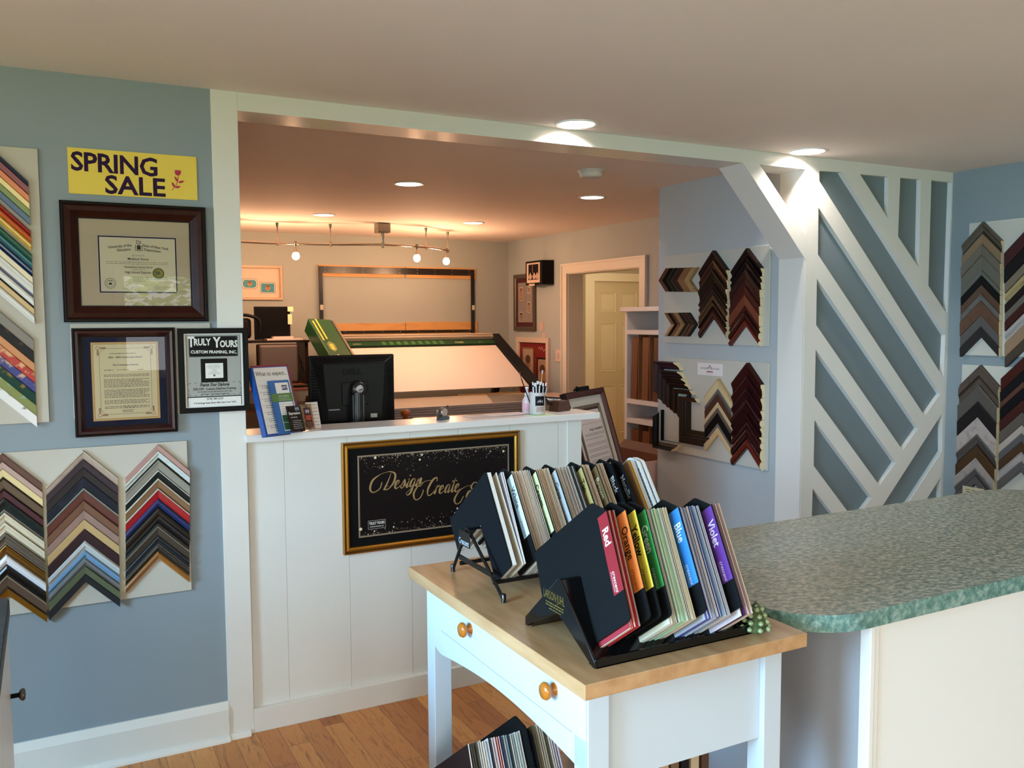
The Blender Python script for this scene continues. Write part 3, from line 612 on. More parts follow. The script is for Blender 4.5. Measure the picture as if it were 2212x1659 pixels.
g2_ys = [y0+.155-.0052*k for k in range(7)]
for i, yy in enumerate(g2_ys): h_ = (.018, .026, .02, .01, .008, .014, .022)[i]; bars(g, mx-h_, mx+h_, [yy], c+.0006, mi=4, h=.001, gap=False, rag=0)
g.disc(mx, y0+.117, .004, c+.0006, 4, 14)
g.text('Frame Your Diploma', .0155, mx, y0+.078, c+.0004, 2, shear=.35, bold=.03, sx=.78)
g.text('20% OFF  Custom Diploma Framing', .0120, mx, y0+.064, c+.0004, 2, bold=.018, sx=.86)
g.text('ON ORDERS PLACED BEFORE JUNE 30TH, 2023', .0064, mx, y0+.055, c+.0004, 2, bold=.01, sx=.92)
g.text('with coupon - one coupon per household', .0062, mx, y0+.047, c+.0004, 2, bold=.01, sx=.92)
for yy in (y0+.0455, y0+.0905):
    for k in range(10): g.quad(x0+.014+k*.0195, x0+.022+k*.0195, yy-.0006, yy+.0006, c+.0004, 2)
for xx in (x0+.0125, x1-.0125):
    for yy in (y0+.046, y0+.061, y0+.082): g.quad(xx-.0006, xx+.0006, yy, yy+.0075, c+.0004, 2)
g.text('(518) 280-2233', .0105, mx, y0+.0275, c+.0006, 2, bold=.015, sx=.9); g.text('714 Saratoga Road, Burnt Hills, New York 12027', .0082, mx, y0+.0135, c+.0006, 2, bold=.02, sx=.92)
part('printed_sheet', g, [mat('DEDFD8', .6), mat('9C9F98', .6), mat('121212', .5), mat('3C3E3C', .5), mat('555555', .6)], t)

# ================================================================== frame corner boards on the stub wall
MP = MS(PX-.0015)
board(MP, -4.553, -3.624, 1.442, 2.0, 'linen board of dark wood frame corners, upper one beside the white post')
board(MP, -4.548, -3.618, .748, 1.351, 'linen board with mixed frame corners and a small printed card, beside the white post')
def U(y): return 320+y/3.95
def V(y): return 720+y/3.95
K1 = [(875, 'espresso', '2A1A14', '1A100C', 'scoop'), (960, 'copper edged brown', '3A2018', '7A4426', 'lip'), (1035, 'broad espresso', '2C1C14', '1C120E', 'scoop'), (1155, 'dark walnut', '35211A', '2A1A14', 'scoop'), (1200, 'umber', '3C281C', '2A1A14', 'scoop'), (1250, 'bronze brown', '4E3420', '2A1A14', 'round'),
      (1305, 'tobacco brown', '59391F', '2A1A14', 'lip'), (1350, 'near black', '1E120E', '3A2418', 'scoop'), (1385, 'mahogany', '4A2418/g', '2A1410', 'round')]
K2 = [(855, 'black brown', '241412', '1A0E0C', 'scoop'), (925, 'black', '160C0C', '2A1818', 'scoop'), (975, 'black with thin lip', '1A1010', '3A2420', 'lip'), (1035, 'dark espresso', '2E1A16', '20120E', 'flat'), (1105, 'dark plum', '3A1A18', '2A1210', 'flat'), (1175, 'oxblood', '441C18', '30140F', 'flat'),
      (1250, 'reddish brown', '6A3020', '3A1A12', 'flat'), (1345, 'deep brown', '3E1A14/g', '24100C', 'round'), (1395, 'dark cherry', '34130F/g', '240E0C', 'round'), (1465, 'cherry red', '6A2418/g', '4A1A12', 'round')]
PB = 'upper side wall board'
chevrons(MP, sa, (1551, 1549), (1521, 1581), [(U(y), *r) for y, *r in K1], PB, 'middle column', 'dark wood frame corners on the upper side wall board', depth=.03, end_t=.045)
chevrons(MP, sa, (1623, 1619), (1589.5, 1655), [(U(y), *r) for y, *r in K2], PB, 'right column', 'reddish frame corners on the upper side wall board', depth=.03, end_t=.03)
def turned(M, a, b, rot, w1, w2, t, d, prof, f0, f1, label, group, c0=.012):
    me = chevron_mesh(w1, w2, t, d, prof, cmat(f0), cmat(f1)); ob = bpy.data.objects.new('moulding_corner', me); COL.objects.link(ob)
    ob.matrix_world = M @ T(a, b, c0) @ RZ(rot); ROOT[ob.name] = (0, 0, 0); props(ob, label, 'frame sample', group)
L1 = [(130, 'copper', '5E3420', '8A5030', 'lip'), (160, 'black', '16120F', '16120F', 'scoop'), (200, 'black and silver', '1C1C1A', '50504A', 'lip'), (238, 'dark brown', '3A2820', '2A1A14', 'scoop'), (290, 'light walnut', '6A4626', '4A2E1A', 'flat'), (345, 'pale oak', '9A7A4C/w/7A5C36', '8A6A40', 'flat')]
p_ = [sa(1400+x/3.95, U(1130)) for x, *_ in L1]
for i, (x, cw, f0, f1, pr) in enumerate(L1):
    t_ = (p_[i+1][0]-p_[i][0]) if i < 5 else .05
    turned(MP, p_[i][0], p_[i][1], pi/2, .074, .074, t_-.001, .028, pr, f0, f1, '%s frame corner pointing left, %s from the left, upper side wall board' % (cw, ORD[i]), 'frame corners pointing left')
L2 = [(445, 'dark espresso', '2A1C18', '1A120E', 'flat'), (402, 'umber brown', '3A2A22', '241812', 'scoop'), (352, 'light oak', '80603A/w/64482A', '5A4024', 'flat'), (310, 'walnut', '4E3422', '32200F', 'scoop'), (270, 'chestnut', '5A3C26', '3A2414', 'lip'), ]
p_ = [sa(1400+x/3.95, U(1505)) for x, *_ in L2]
for i, (x, cw, f0, f1, pr) in enumerate(L2):
    t_ = (p_[i][0]-p_[i+1][0]) if i < 4 else .05
    turned(MP, p_[i][0], p_[i][1], -pi/2, .074, .074, t_-.001, .026, pr, f0, f1, '%s frame corner pointing right, %s from the right, upper side wall board' % (cw, ORD[i]), 'frame corners pointing right')
LBN = 'lower side wall board'
K3 = [(385, 'natural maple', 'CDB88C', 'B89C6C', 'lip'), (475, 'mid grey', '5C5C5A', '5C5C5A', 'flat'), (510, 'chocolate brown', '4A2E22', '4A2E22', 'flat'), (585, 'pale birch', 'C8AE84', 'C8AE84', 'flat'), (635, 'grey brown', '5A5048', '5A5048', 'flat'), (675, 'black', '121010', '121010', 'flat'), (765, 'thin grey', '6A6660', '6A6660', 'flat'), (798, 'light maple', 'C6AC80', 'C6AC80', 'flat')]
K4 = [(250, 'broad dark mahogany', '34120F', '20100E', 'scoop'), (365, 'oxblood', '300E10', '1E0C0C', 'scoop'), (470, 'wine red', '2C0D10', '1E0C0C', 'scoop'), (550, 'glossy dark plum', '280C10/g', '1C0A0C', 'round'), (615, 'black cherry', '2A0D0E', '1C0A0A', 'scoop'), (690, 'dark burgundy', '2C0E0E', '1C0A0A', 'scoop'), (740, 'deep maroon', '300F10/g', '1C0A0A', 'round'), (800, 'near black red', '2A0C0E/g', '1C0A0A', 'round'), (900, 'bright mahogany', '5A1C14/g', '3A120C', 'round')]
chevrons(MP, sa, (1560, 1560), (1532, 1591), [(V(y), *r) for y, *r in K3], LBN, 'middle column', 'mixed frame corners on the lower side wall board', depth=.025, end_t=.045)
chevrons(MP, sa, (1624, 1622.5), (1591.5, 1655.5), [(V(y), *r) for y, *r in K4], LBN, 'right column', 'dark red frame corners on the lower side wall board', depth=.032, end_t=.05)
L3 = [(112, 235, 'plum brown', '3A2226', '2A181C', 'scoop', .05), (142, 312, 'dark brown', '30201C', '201410', 'scoop', .045), (176, 372, 'umber', '2E1C16', '1E120E', 'scoop', .035), (206, 418, 'espresso', '2C1A14', '1C100C', 'scoop', .032), (248, 470, 'black brown', '2E1E16', '20140E', 'flat', .028), (290, 535, 'smooth brown', '3A261A', '281A10', 'flat', .026)]
for i, (x, y, cw, f0, f1, pr, tt) in enumerate(L3):
    a, b = sa(1400+x/3.95, V(y)); turned(MP, a, b, pi/4, .135-.011*i, .140-.004*i, tt*1.35, .05-.004*i, pr, f0, f1, '%s frame corner turned square, %s from top left, lower side wall board' % (cw, ORD[i]), 'square set frame corners on the lower side wall board')
a, b = sa(1400+303/3.95, V(925)); turned(MP, a, b, 3*pi/4, .165, .165, .125, .035, 'step', '2E241C', '1C1410', 'wide dark brown L-shaped frame corner in the middle of the lower side wall board', None)
a, b = sa(1400+106/3.95, V(968)); turned(MP, a, b, 3*pi/4, .135, .140, .075, .055, 'scoop', '0C0C0C', '8A8A84', 'black frame corner with silver inner edge, bottom left of lower side wall board', None)
a0, b0 = sa(1400+441/3.95, V(350)); a1, b1 = sa(1400+655/3.95, V(262))
t = thing('collection_card', 'small white printed card above the maple frame corners', 'card', MP, ((a0+a1)/2, b0, .012))
part('card', G().box(a0, a1, b0, b1, .012, .016), mat('DEDAD6', .6), t)
g = G(); mx = (a0+a1)/2; g.text('FEATURED COLLECTION', .0155, mx, b0+.036, .0165, 0, sx=.98); bars(g, mx-.028, mx+.028, [b0+.022], .0165, mi=1, h=.006, rag=0, gap=False)
g.ribbon([(mx-.016, b1-.032), (mx, b1-.012), (mx+.016, b1-.032)], .006, .0165, 1); bars(g, mx-.03, mx+.03, [b0+.011], .0165, mi=2, h=.002, rag=0)
part('lettering', g, [mat('4A4448', .6), mat('8A2430', .6), mat('888888', .6)], t)

# ================================================================== right wall boards
MR = MS(RXW-.0015)
def ra(px, py): return sa(px, py, RXW)
def R(y): return 440+y/2.514
B1t = ra(2093, 483)[1]; B1b = ra(2095, 767)[1]; e1_ = ra(2093, 600)[0]
board(MR, e1_, e1_+1.0, B1b, B1t, 'linen board of rustic frame corners high on the right wall')
B2t = ra(2082, 787)[1]; e2_ = ra(2081, 800)[0]
board(MR, e2_, e2_+1.0, B2t-.72, B2t, 'linen board of weathered frame corners on the right wall, partly behind the green counter')
K5 = [(100, 'olive brown', '4A4234', '2E281E', 'scoop'), (163, 'tan', '7A6248', '5A4632', 'flat'), (222, 'taupe', '5E564A', '4A4238', 'flat'), (280, 'grey taupe', '5C574C', '4A463E', 'flat'), (362, 'grey green', '5A5A50', '3A3A34', 'flat'), (390, 'black', '161412', '161412', 'flat'), (440, 'brown', '4E3626', '3A2618', 'flat'), (490, 'weathered grey', '5A5650/w/403C38', '4A4640', 'flat'), (528, 'rust brown', '553620/w/3E2614', '3A2414', 'flat'), (605, 'stone grey', '4E4A46', '3A3834', 'flat'), (668, 'charcoal', '2C2826', '1E1C1A', 'flat')]
K6 = [(875, 'rough brown', '46382C/w/35281E', '35281E', 'step'), (985, 'smooth grey brown', '4A433C', '38322C', 'flat'), (1072, 'black', '1E1A1A', '1E1A1A', 'flat'), (1158, 'whitewashed', '9C9088/w/756860', '9C9088', 'flat'), (1250, 'grey umber', '46403A', '322C28', 'scoop'), (1312, 'walnut', '44301E', '32220F', 'flat'), (1378, 'pale whitewashed', '90857C/w/706660', '7A6E66', 'flat'), (1435, 'ash grey', '565150', '403C3A', 'scoop'), (1475, 'driftwood', '4C4642/w/3A3430', '3A3430', 'flat')]
chevrons(MR, ra, (2131.5, 2127.5), (2087, 2172), [(R(y), *r) for y, *r in K5], 'upper right wall board', 'left column', 'rustic frame corners high on the right wall', depth=.03, end_t=.055)
chevrons(MR, ra, (2125, 2115), (2080, 2166), [(R(y), *r) for y, *r in K6], 'lower right wall board', 'left column', 'weathered frame corners low on the right wall', depth=.03, end_t=.05)
K7 = [(140, 'maroon', '3C1E1E', '2A1414', 'flat'), (225, 'black', '181414', '181414', 'flat'), (310, 'taupe', '6A5C4A', '4A4034', 'flat'), (365, 'pale gold', 'A08A5C/w/7C683E', 'A08A5C', 'step'), (425, 'black brown', '201614', '201614', 'flat'), (475, 'grey edged', '5A5248', '3A342E', 'flat'), (520, 'oxblood', '3A1C16', '2A1410', 'flat'), (575, 'white', '9A938C', '9A938C', 'step'), (640, 'tan', '866A50', '6A5440', 'flat'), (720, 'umber', '42382E', '322A22', 'flat')]
K8 = [(830, 'dark red', '3C1A12', '2A120C', 'flat'), (905, 'black', '141214', '141214', 'flat'), (965, 'copper brown', '4A2A1C', '35200F', 'flat'), (1000, 'jet black', '121012', '121012', 'flat'), (1065, 'maroon', '3A1C18', '2A1410', 'flat'), (1130, 'taupe', '4E463E', '3A342E', 'flat'), (1200, 'white', '9E9286', '9E9286', 'flat'), (1245, 'slate grey', '4C4A4A', '3A3838', 'flat'), (1290, 'brown', '443020', '32220F', 'flat'), (1345, 'cream white', '98908A', '8A827C', 'lip'), (1400, 'ash grey', '504C4A', '504C4A', 'flat')]
def K(rs, ax): 
    return [(R(y), *r) for y, *r in rs]
chevrons(MR, ra, (2228, 2228), (2180, 2276), K(K7, 0), 'upper right wall board', 'right column', 'frame corners cut off by the right picture edge, upper board', depth=.03, end_t=.055)
chevrons(MR, ra, (2222, 2214), (2172, 2268), K(K8, 0), 'lower right wall board', 'right column', 'frame corners cut off by the right picture edge, lower board', depth=.03, end_t=.05)
a, b = ra(2000+228/2.514, R(1572)); g = G().box(a, a+.13, b, b+.05, .045, .048, 0)
for k in range(3): g.quad(a+.02+k*.035, a+.05+k*.035, b+.018, b+.022, .0484, 1); g.quad(a+.02+k*.035, a+.045+k*.035, b+.03, b+.034, .0484, 1)
single('label_card', g, [mat('B8AC8C', .7), mat('5A4C34', .7)], 'small cream label card showing above the green counter edge', 'card', MR, (a, b, 0))
# ================================================================== reception counter
CF = FY+.024; CT = 1.168; CR = 2.172
t = thing('reception_counter', 'white panelled reception counter in the opening, with a flat white top', 'counter', I4, (1.42, FY+.1, 0))
pan = mat('D9D8D0', .4, kind='paint')
g = G(); xs = [.66, .805, 1.06, 1.33, 1.55, 1.80, 2.05]
for i, x in enumerate(xs):
    e = xs[i+1]-.0015 if i < len(xs)-1 else CR-.012
    g.box(x, e, CF, CF+.02, .0, CT-.028)
g.box(.66, CR, CF+.003, CF+.02, 0, CT-.03)
part('front_panel', g, pan, t)
part('corner_batten', G().box(CR-.075, CR, CF-.006, CF+.012, .10, CT-.028), WHITE, t, bevel=.001)
part('end_panel', G().box(CR-.02, CR+.001, CF+.01, FY+.19, 0, CT-.028), WHITE, t)
part('plinth', G().box(.66, CR+.006, FY, CF+.01, 0, .093), WHITE, t, bevel=.0015)
part('counter_top', G().box(.655, 2.245, FY-.025, FY+.185, CT-.028, CT), mat('DDD9D4', .22), t, bevel=.002)
part('rear_ledge', G().box(.68, 2.16, FY+.186, FY+.48, 1.07, 1.09), mat('9A8A7A', .4), t, bevel=.002)
part('rear_panel', G().box(.68, 2.16, FY+.16, FY+.178, 0, CT-.03), WHITE, t)
g = G().box(.68, 2.16, FY+.46, FY+.478, 0, 1.07)
part('desk_panel', g, mat('8A7A6C', .5), t)

# ---- black and gold framed sign
GOLD = [mat('B07A28', .28, .75), mat('5A3A12', .35, .6)]
p0, p1 = fa(739, 1176, CF), fa(1118, 930, CF)
a0, a1, b0, b1 = 1.032, 1.842, .652, 1.108
t = thing('framed_sign', 'gold framed black sign with gold script words, hanging on the white counter', 'sign', MF(CF-.0015), ((a0+a1)/2, b0, 0))
part('frame', G().frame(a0, a1, b0, b1, [(0, 0), (0, .018), (.004, .02), (.008, .016), (.012, .016), (.02, .02), (.026, .014), (.028, .008)], [0, 0, 1, 1, 0, 0, 1]), GOLD, t)
part('mat_board', G().box(a0+.027, a1-.027, b0+.027, b1-.027, .002, .008), mat('0A0A0A', .7), t)
d0, d1, e0, e1 = a0+.066, a1-.052, b0+.062, b1-.058
g = G().frame(d0, d1, e0, e1, [(0, .0084), (.003, .0084)], 0).frame(d0+.003, d1-.003, e0+.003, e1-.003, [(0, .0085), (.0016, .0085)], 1).frame(d0+.0046, d1-.0046, e0+.0046, e1-.0046, [(0, .0084), (.002, .0084)], 0)
g.quad(d0+.006, d1-.006, e0+.006, e1-.006, .0086, 2)
rng = random.Random(3)
for k in range(520):
    u = rng.random(); top = rng.random() < .58
    v = rng.random()**2.2*.075
    if top: v *= 1-.35*abs(sin(u*9))
    else: v *= .35+.65*min(1, .2+u)
    x = d0+.01+(d1-d0-.02)*u; y = (e1-.009-v) if top else (e0+.009+v*.85)
    g.disc(x, y, rng.choice([.0006, .0008, .0008, .001, .0013, .0017]), .0088, rng.choice([3, 3, 4, 4, 5]), 6)
for (x, y, r) in ((.075, -.012, .0055), (.105, -.052, .004), (.28, -.016, .0042), (.27, -.036, .0042), (.53, -.02, .003), (.60, -.025, .003), (.665, -.03, .0055)): g.disc(d0+x, e1+y, r, .0089, 5, 14)
for (x, y, r) in ((.008, .035, .0065), (.15, .028, .0035), (.066, .02, .003), (.43, .056, .0045), (.44, .075, .004), (.36, .028, .003)): g.disc(d0+x, e0+y, r, .0089, 5, 14)
part('print', g, [mat('A8937A', .5), mat('2A2018', .5), mat('130C0C', .55), mat('E8DCC8', .5), mat('B09A7A', .5), mat('D8CCA8', .5)], t)
# script words drawn as brush strokes: each stroke is points (u,v,width) in word space, x height about 1
def stroke(g, pts, ox, oy, sc, c, sh=.32, n=7):
    P = spline([(p[0], p[1], p[2]) for p in pts], n)
    g.ribbon([(ox+(p[0]+sh*p[1])*sc, oy+p[1]*sc) for p in P], [max(.04, p[2])*sc for p in P], c)
TH, ME, HV = .05, .12, .24
LET = {
 'e': (.78, [[(0, .35, TH), (.3, .5, TH), (.45, .8, ME), (.28, 1, ME), (.08, .75, HV), (.1, .2, HV), (.35, 0, ME), (.78, .35, TH)]]),
 's': (.7, [[(0, .1, TH), (.3, .9, ME), (.36, 1.05, TH), (.5, .5, HV), (.35, .02, ME), (.1, .05, ME), (.12, .15, TH)], [(.35, .02, TH), (.7, .35, TH)]]),
 'i': (.5, [[(0, .3, TH), (.15, 1, HV), (.12, .2, HV), (.25, 0, ME), (.5, .35, TH)], [(.17, 1.36, ME), (.24, 1.46, HV), (.26, 1.36, ME)]]),
 'g': (.8, [[(.5, .9, ME), (.25, 1, ME), (.05, .5, HV), (.15, .02, ME), (.4, .3, TH), (.52, 1, ME), (.5, .2, HV), (.42, -.6, HV), (.15, -.95, ME), (-.15, -.75, TH), (.1, -.4, TH), (.8, .3, TH)]]),
 'n': (.95, [[(0, .4, TH), (.12, 1, ME), (.12, .4, HV), (.08, 0, HV)], [(.1, .3, TH), (.4, .95, ME), (.52, .9, HV), (.5, .2, HV), (.62, 0, ME), (.95, .35, TH)]]),
 'r': (.62, [[(0, .4, TH), (.12, 1.05, ME), (.12, .4, HV), (.08, 0, HV)], [(.1, .5, TH), (.35, 1, ME), (.48, .9, HV)], ]),
 'a': (.85, [[(.5, .9, ME), (.25, 1, ME), (.05, .5, HV), (.15, .02, ME), (.4, .3, TH), (.52, 1, ME), (.5, .25, HV), (.6, 0, ME), (.85, .35, TH)]]),
 't': (.5, [[(0, .3, TH), (.15, 1.9, ME), (.12, .4, HV), (.25, 0, ME), (.5, .35, TH)], [(-.15, 1.35, ME), (.2, 1.5, ME), (.6, 1.35, TH)]]),
 'x': (.85, [[(0, .9, ME), (.15, 1, HV), (.45, .05, HV), (.75, .2, TH)], [(.6, 1, ME), (.05, 0, ME)]]),
 'p': (.85, [[(0, .4, TH), (.14, 1, ME), (.06, -.4, HV), (.02, -.9, HV)], [(.1, .3, TH), (.35, 1, ME), (.6, .7, HV), (.45, .05, HV), (.2, .05, TH)]]),
}
CAPS = {
 'D': (1.35, [[(.1, -.05, HV), (.35, 1.2, ME), (.4, 2.0, TH)], [(-.9, 1.95, TH), (-.2, 2.12, TH), (.45, 2.1, ME), (1.0, 1.75, HV), (1.12, .9, HV), (.75, .15, ME), (.35, -.02, ME), (.25, .3, TH), (.5, .45, TH)], [(-.9, 1.95, TH), (-1.7, 1.3, HV), (-1.75, .3, HV), (-1.2, -.2, ME), (-.5, .2, ME), (-.45, .95, ME)]]),
 'C': (1.0, [[(.95, 1.6, ME), (.8, 2.05, ME), (.35, 1.8, HV), (.02, .8, HV), (.2, 0, ME), (.6, -.05, ME), (1.05, .5, TH)], [(.35, 1.75, TH), (-.5, 1.75, TH), (-1.4, 1.3, ME), (-1.75, .3, HV), (-1.3, -.45, ME), (-.75, -.3, ME), (-.55, .4, ME), (-.65, .7, ME)]]),
 'E': (1.1, [[(.85, 1.5, ME), (.95, 1.9, ME), (.5, 2.0, ME), (.25, 1.5, HV), (.55, 1.05, ME), (.1, .9, HV), (-.05, .3, HV), (.3, -.05, ME), (.75, .1, ME), (1.0, .5, TH)], [(.4, 1.7, TH), (-.5, 1.6, TH), (-1.3, 1.1, ME), (-1.65, .1, HV), (-1.2, -.5, ME), (-.7, -.3, ME), (-.5, .4, ME)]]),
}
g = G()
def word(wd, x, y, sc):
    u = 0
    for ch in wd:
        adv, st = (CAPS if ch in CAPS else LET)[ch]
        for s_ in st: stroke(g, [(p[0]+u, p[1], p[2]) for p in s_], x, y, sc, .009)
        u += adv
word('Design', 1.205, .902, .034); word('Create', 1.395, .862, .034); word('Express', 1.580, .826, .034)
part('script_words', g, mat('A88A5A', .4, .4), t, 'gold script words')
g = G().frame(d0+.04, d0+.115, e0+.03, e0+.065, [(0, .009), (.0008, .009)], 0); g.text('TRULY YOURS', .0155, d0+.0775, e0+.048, .009, 0, bold=.03, sx=.66); g.text('CUSTOM FRAMING, INC.', .0065, d0+.0775, e0+.037, .009, 0, bold=.02, sx=.85)
part('logo', g, mat('D8D4CC', .5), t)

# ================================================================== things on the counter
def MP3(p, ex, ey):
    """frame with origin p, x axis ex, y axis ey (made orthogonal), z = x cross y"""
    ex = Vector(ex).normalized(); ey = Vector(ey); ey = (ey-ex*ey.dot(ex)).normalized(); ez = ex.cross(ey)
    return Matrix(((ex.x, ey.x, ez.x, p[0]), (ex.y, ey.y, ez.y, p[1]), (ex.z, ey.z, ez.z, p[2]), (0, 0, 0, 1)))
# leaflets lean back and to the left: stack of binder, booklet and cards, each nearer than the one before
BN = Vector((cos(rad(12)), sin(rad(12)), 0))
def leaner(px, py, y, lean, up=.18, yawd=14, z=CT+.002):
    """frame of a sheet standing on the counter: bottom-left corner seen at px,py"""
    p = at(px, py, 2, z); ex = Vector((cos(rad(yawd)), sin(rad(yawd)), -.0)); ey = Vector((-lean, up, 1))
    return MP3(p, ex, ey)
M = leaner(576, 942, 0, .18, .30, 22)
t = thing('binder', 'blue ring binder with a What to expect page, standing left of the black monitor', 'binder', M)
WB, HB = .160, .268
part('cover', G().box(0, WB, 0, HB, -.028, -.024).box(0, WB, 0, HB, -.004, 0).box(-.002, .002, 0, HB, -.028, 0), mat('1F4C94', .35), t)
part('red_edge', G().box(.0, WB+.005, HB-.001, HB+.006, -.006, .001).box(WB-.001, WB+.005, 0, HB+.006, -.006, .001), mat('7A1E26', .5), t)
g = G().quad(.006, WB-.004, .006, HB-.004, .0006, 0); g.text('What to expect...', .0245, WB/2, HB-.036, .001, 1, bold=.0, sx=.8)
for k in range(7):
    g.disc(.016, HB-.075-k*.026, .0016, .001, 1, 8); bars(g, .024, WB-.012, [HB-.075-k*.026, HB-.083-k*.026], .001, mi=1, h=.0016)
part('page', g, [mat('CFC8C0', .6), mat('2A2A2E', .7)], t)
part('rings', G().tube([(.012, .05+.0*k, -.014) for k in range(2)] and [(.03, .02, -.014), (.03, HB-.02, -.014)], .002, 6), NICK, t)
M = leaner(599, 939, 0, .28, .28, 20) @ T(0, 0, .013)
t = thing('booklet', 'spiral bound arts gallery booklet with blue cover, standing in front of the binder', 'booklet', M)
WB, HB = .092, .208
part('cover', G().box(0, WB, 0, HB, -.004, 0), mat('2A5C94', .4), t)
g = G().quad(.028, WB-.006, HB-.052, HB-.010, .0006, 0); g.quad(0, WB+.003, HB-.085, HB-.052, .0006, 1); g.quad(.028, WB-.004, .008, HB-.087, .0006, 0); g.quad(.0295, WB-.006, .012, .07, .0009, 2); g.quad(.03, WB-.007, .040, .0415, .0011, 0)
g.quad(.055, WB-.012, HB-.040, HB-.020, .0009, 3); g.text('ARTS', .015, .067, HB-.035, .0012, 0, bold=.02, sx=.7); g.text('ACA Gallery', .0095, .056, HB-.066, .0009, 0, sx=.9); bars(g, .03, .084, [HB-.072, HB-.079], .0009, mi=0, h=.0012)
bars(g, .032, .084, [HB-.096-k*.009 for k in range(8)], .0009, mi=4, h=.0013)
part('printing', g, [mat('D4CEC8', .6), mat('4C6E34', .6), mat('1E4A2C', .6), mat('1E2A5A', .6), mat('5A5A66', .7)], t)
g = G()
for k in range(22):
    y = .012+k*.0083; g.tube([(.003, y, .001), (-.004, y+.001, .004), (-.008, y+.001, -.002), (-.003, y, -.007), (.003, y, -.006)], .0008, 5)
part('spiral', g, mat('3A3A40', .3, .8), t)
M = leaner(624, 937, 0, .55, .25, 16) @ T(0, 0, .020) @ Matrix.Diagonal((.78, .95, 1, 1))
g = G().box(0, .078, 0, .108, -.002, 0, 0); g.text('Expression', .0155, .008, .072, .0006, 1, 'LEFT', bold=.02, sx=.9); g.text('a juried art', .009, .014, .058, .0006, 1, 'LEFT', sx=.9); bars(g, .02, .07, [.046, .038, .03, .022, .014], .0006, mi=1, h=.0012); g.quad(.044, .070, .086, .104, .0005, 2); g.text('ARTS', .009, .057, .092, .0008, 1)
single('flyer', g, [mat('2C211A', .4, kind='mottle', h2='1A1410', sc=60), mat('D0CCC6', .6), mat('3C4A58', .5)], 'dark brown exhibition flyer reading Expression, leaning in front of the booklet', 'flyer', M)
M = leaner(652, 931, 0, .52, .22, 14) @ T(0, 0, .014) @ Matrix.Diagonal((.72, .95, 1, 1))
g = G().box(0, .072, 0, .108, -.0015, 0, 0); g.quad(.022, .062, .010, .092, .0005, 1)
for k, mi in enumerate((2, 3, 4)): g.quad(.026, .058, .066-k*.027, .088-k*.027, .0008, mi)
g.disc(.036, .077, .005, .001, 5, 10, ry=.007); g.disc(.048, .077, .005, .001, 5, 10, ry=.007)
single('flyer', g, [mat('8A6A4A', .5, kind='mottle', h2='5A4430', sc=40), mat('3A1C18', .5), mat('3C3A50', .5), mat('9A3A24', .5), mat('5A3430', .5), mat('B8A8B8', .5)], 'tan and maroon postcard with three small pictures, right of the Expression flyer', 'flyer', M)
M = leaner(668, 926, 0, .52, .20, 12) @ Matrix.Diagonal((.86, .95, 1, 1))
g = G().box(0, .062, 0, .112, -.001, 0, 0)
for k in range(7): bars(g, .026, .058, [.100-k*.0145], .0005, mi=1, h=.0016, rag=0)
single('price_card', g, [mat('D8CFCA', .6), mat('3A3A42', .7)], 'narrow white list card, rightmost of the leaflets beside the monitor', 'card', M)

# ---- monitor seen from behind
MB = mat('0E0F10', .38)
p0, p1 = at(667, 769, 1, 3.77), at(852, 767, 1, 3.77)
mx0, mx1, mz1 = p0.x, p1.x, p0.z; mz0 = mz1-.325
t = thing('computer_monitor', 'black computer monitor seen from behind, on the reception counter', 'monitor', I4, ((mx0+mx1)/2, 3.79, 1.09))
g = G().box(mx0, mx1, 3.775, 3.80, mz0, mz1)
part('bezel', g, MB, t, bevel=.006)
cx = (mx0+mx1)/2; cz = (mz0+mz1)/2
g = G().add([(mx0+.008, 3.775, mz0+.008), (mx1-.008, 3.775, mz0+.008), (mx1-.008, 3.775, mz1-.008), (mx0+.008, 3.775, mz1-.008), (mx0+.075, 3.745, mz0+.03), (mx1-.075, 3.745, mz0+.03), (mx1-.055, 3.745, mz1-.035), (mx0+.055, 3.745, mz1-.035)],
            [(0, 1, 5, 4), (1, 2, 6, 5), (2, 3, 7, 6), (3, 0, 4, 7), (4, 5, 6, 7)])
part('rear_shell', g, mat('121314', .35), t, bevel=.004)
g = G()
for k in range(34): x = mx0+.03+k*(mx1-mx0-.06)/33; g.box(x-.0022, x+.0022, 3.764, 3.774, mz1-.030, mz1-.012)
for k in range(17):
    z = mz0+.06+k*.0125; w_ = .025+.018*abs(k-8)/8
    for x0, x1 in ((mx0+.012, mx0+.012+w_*.8), (mx1-.012-w_, mx1-.012)): g.box(x0, x1, 3.755, 3.772, z-.002, z+.002)
part('vent', g, mat('050505', .6), t)
part('mount_plate', G().box(cx-.06, cx+.06, 3.738, 3.746, cz-.06, cz+.045), mat('17181A', .35), t, bevel=.004)
g = G().lathe([(.038, 0), (.038, .02), (.03, .03), (0, .031)], 28, M=T(cx+.012, 3.742, cz+.012) @ RX(pi/2)); g.box(cx-.026, cx+.026, 3.70, 3.735, 1.10, cz-.01)
g.lathe([(.026, 0), (.026, cz-1.10)], 20, M=T(cx, 3.715, 1.10))
part('stand_neck', g, mat('15171A', .28), t)
part('emblem', G().lathe([(.0175, 0), (.0175, .002), (.014, .0035), (0, .0035)], 28, M=T(cx+.004, 3.690, cz+.016) @ RX(pi/2)), mat('A8A8AC', .35, .5), t, 'round silver maker badge')
g = G().text('DELL', .036, cx-.012, mz1-.085, 0, 0, bold=.04, sx=1.1, M=Matrix(((1, 0, 0, 0), (0, 0, -1, 3.7445), (0, 1, 0, 0), (0, 0, 0, 1))))
g.text('DELL', .009, cx+.008, cz+.011, 0, 0, bold=.04, M=Matrix(((1, 0, 0, 0), (0, 0, -1, 3.6860), (0, 1, 0, 0), (0, 0, 0, 1))))
part('lettering', g, mat('151618', .6), t)
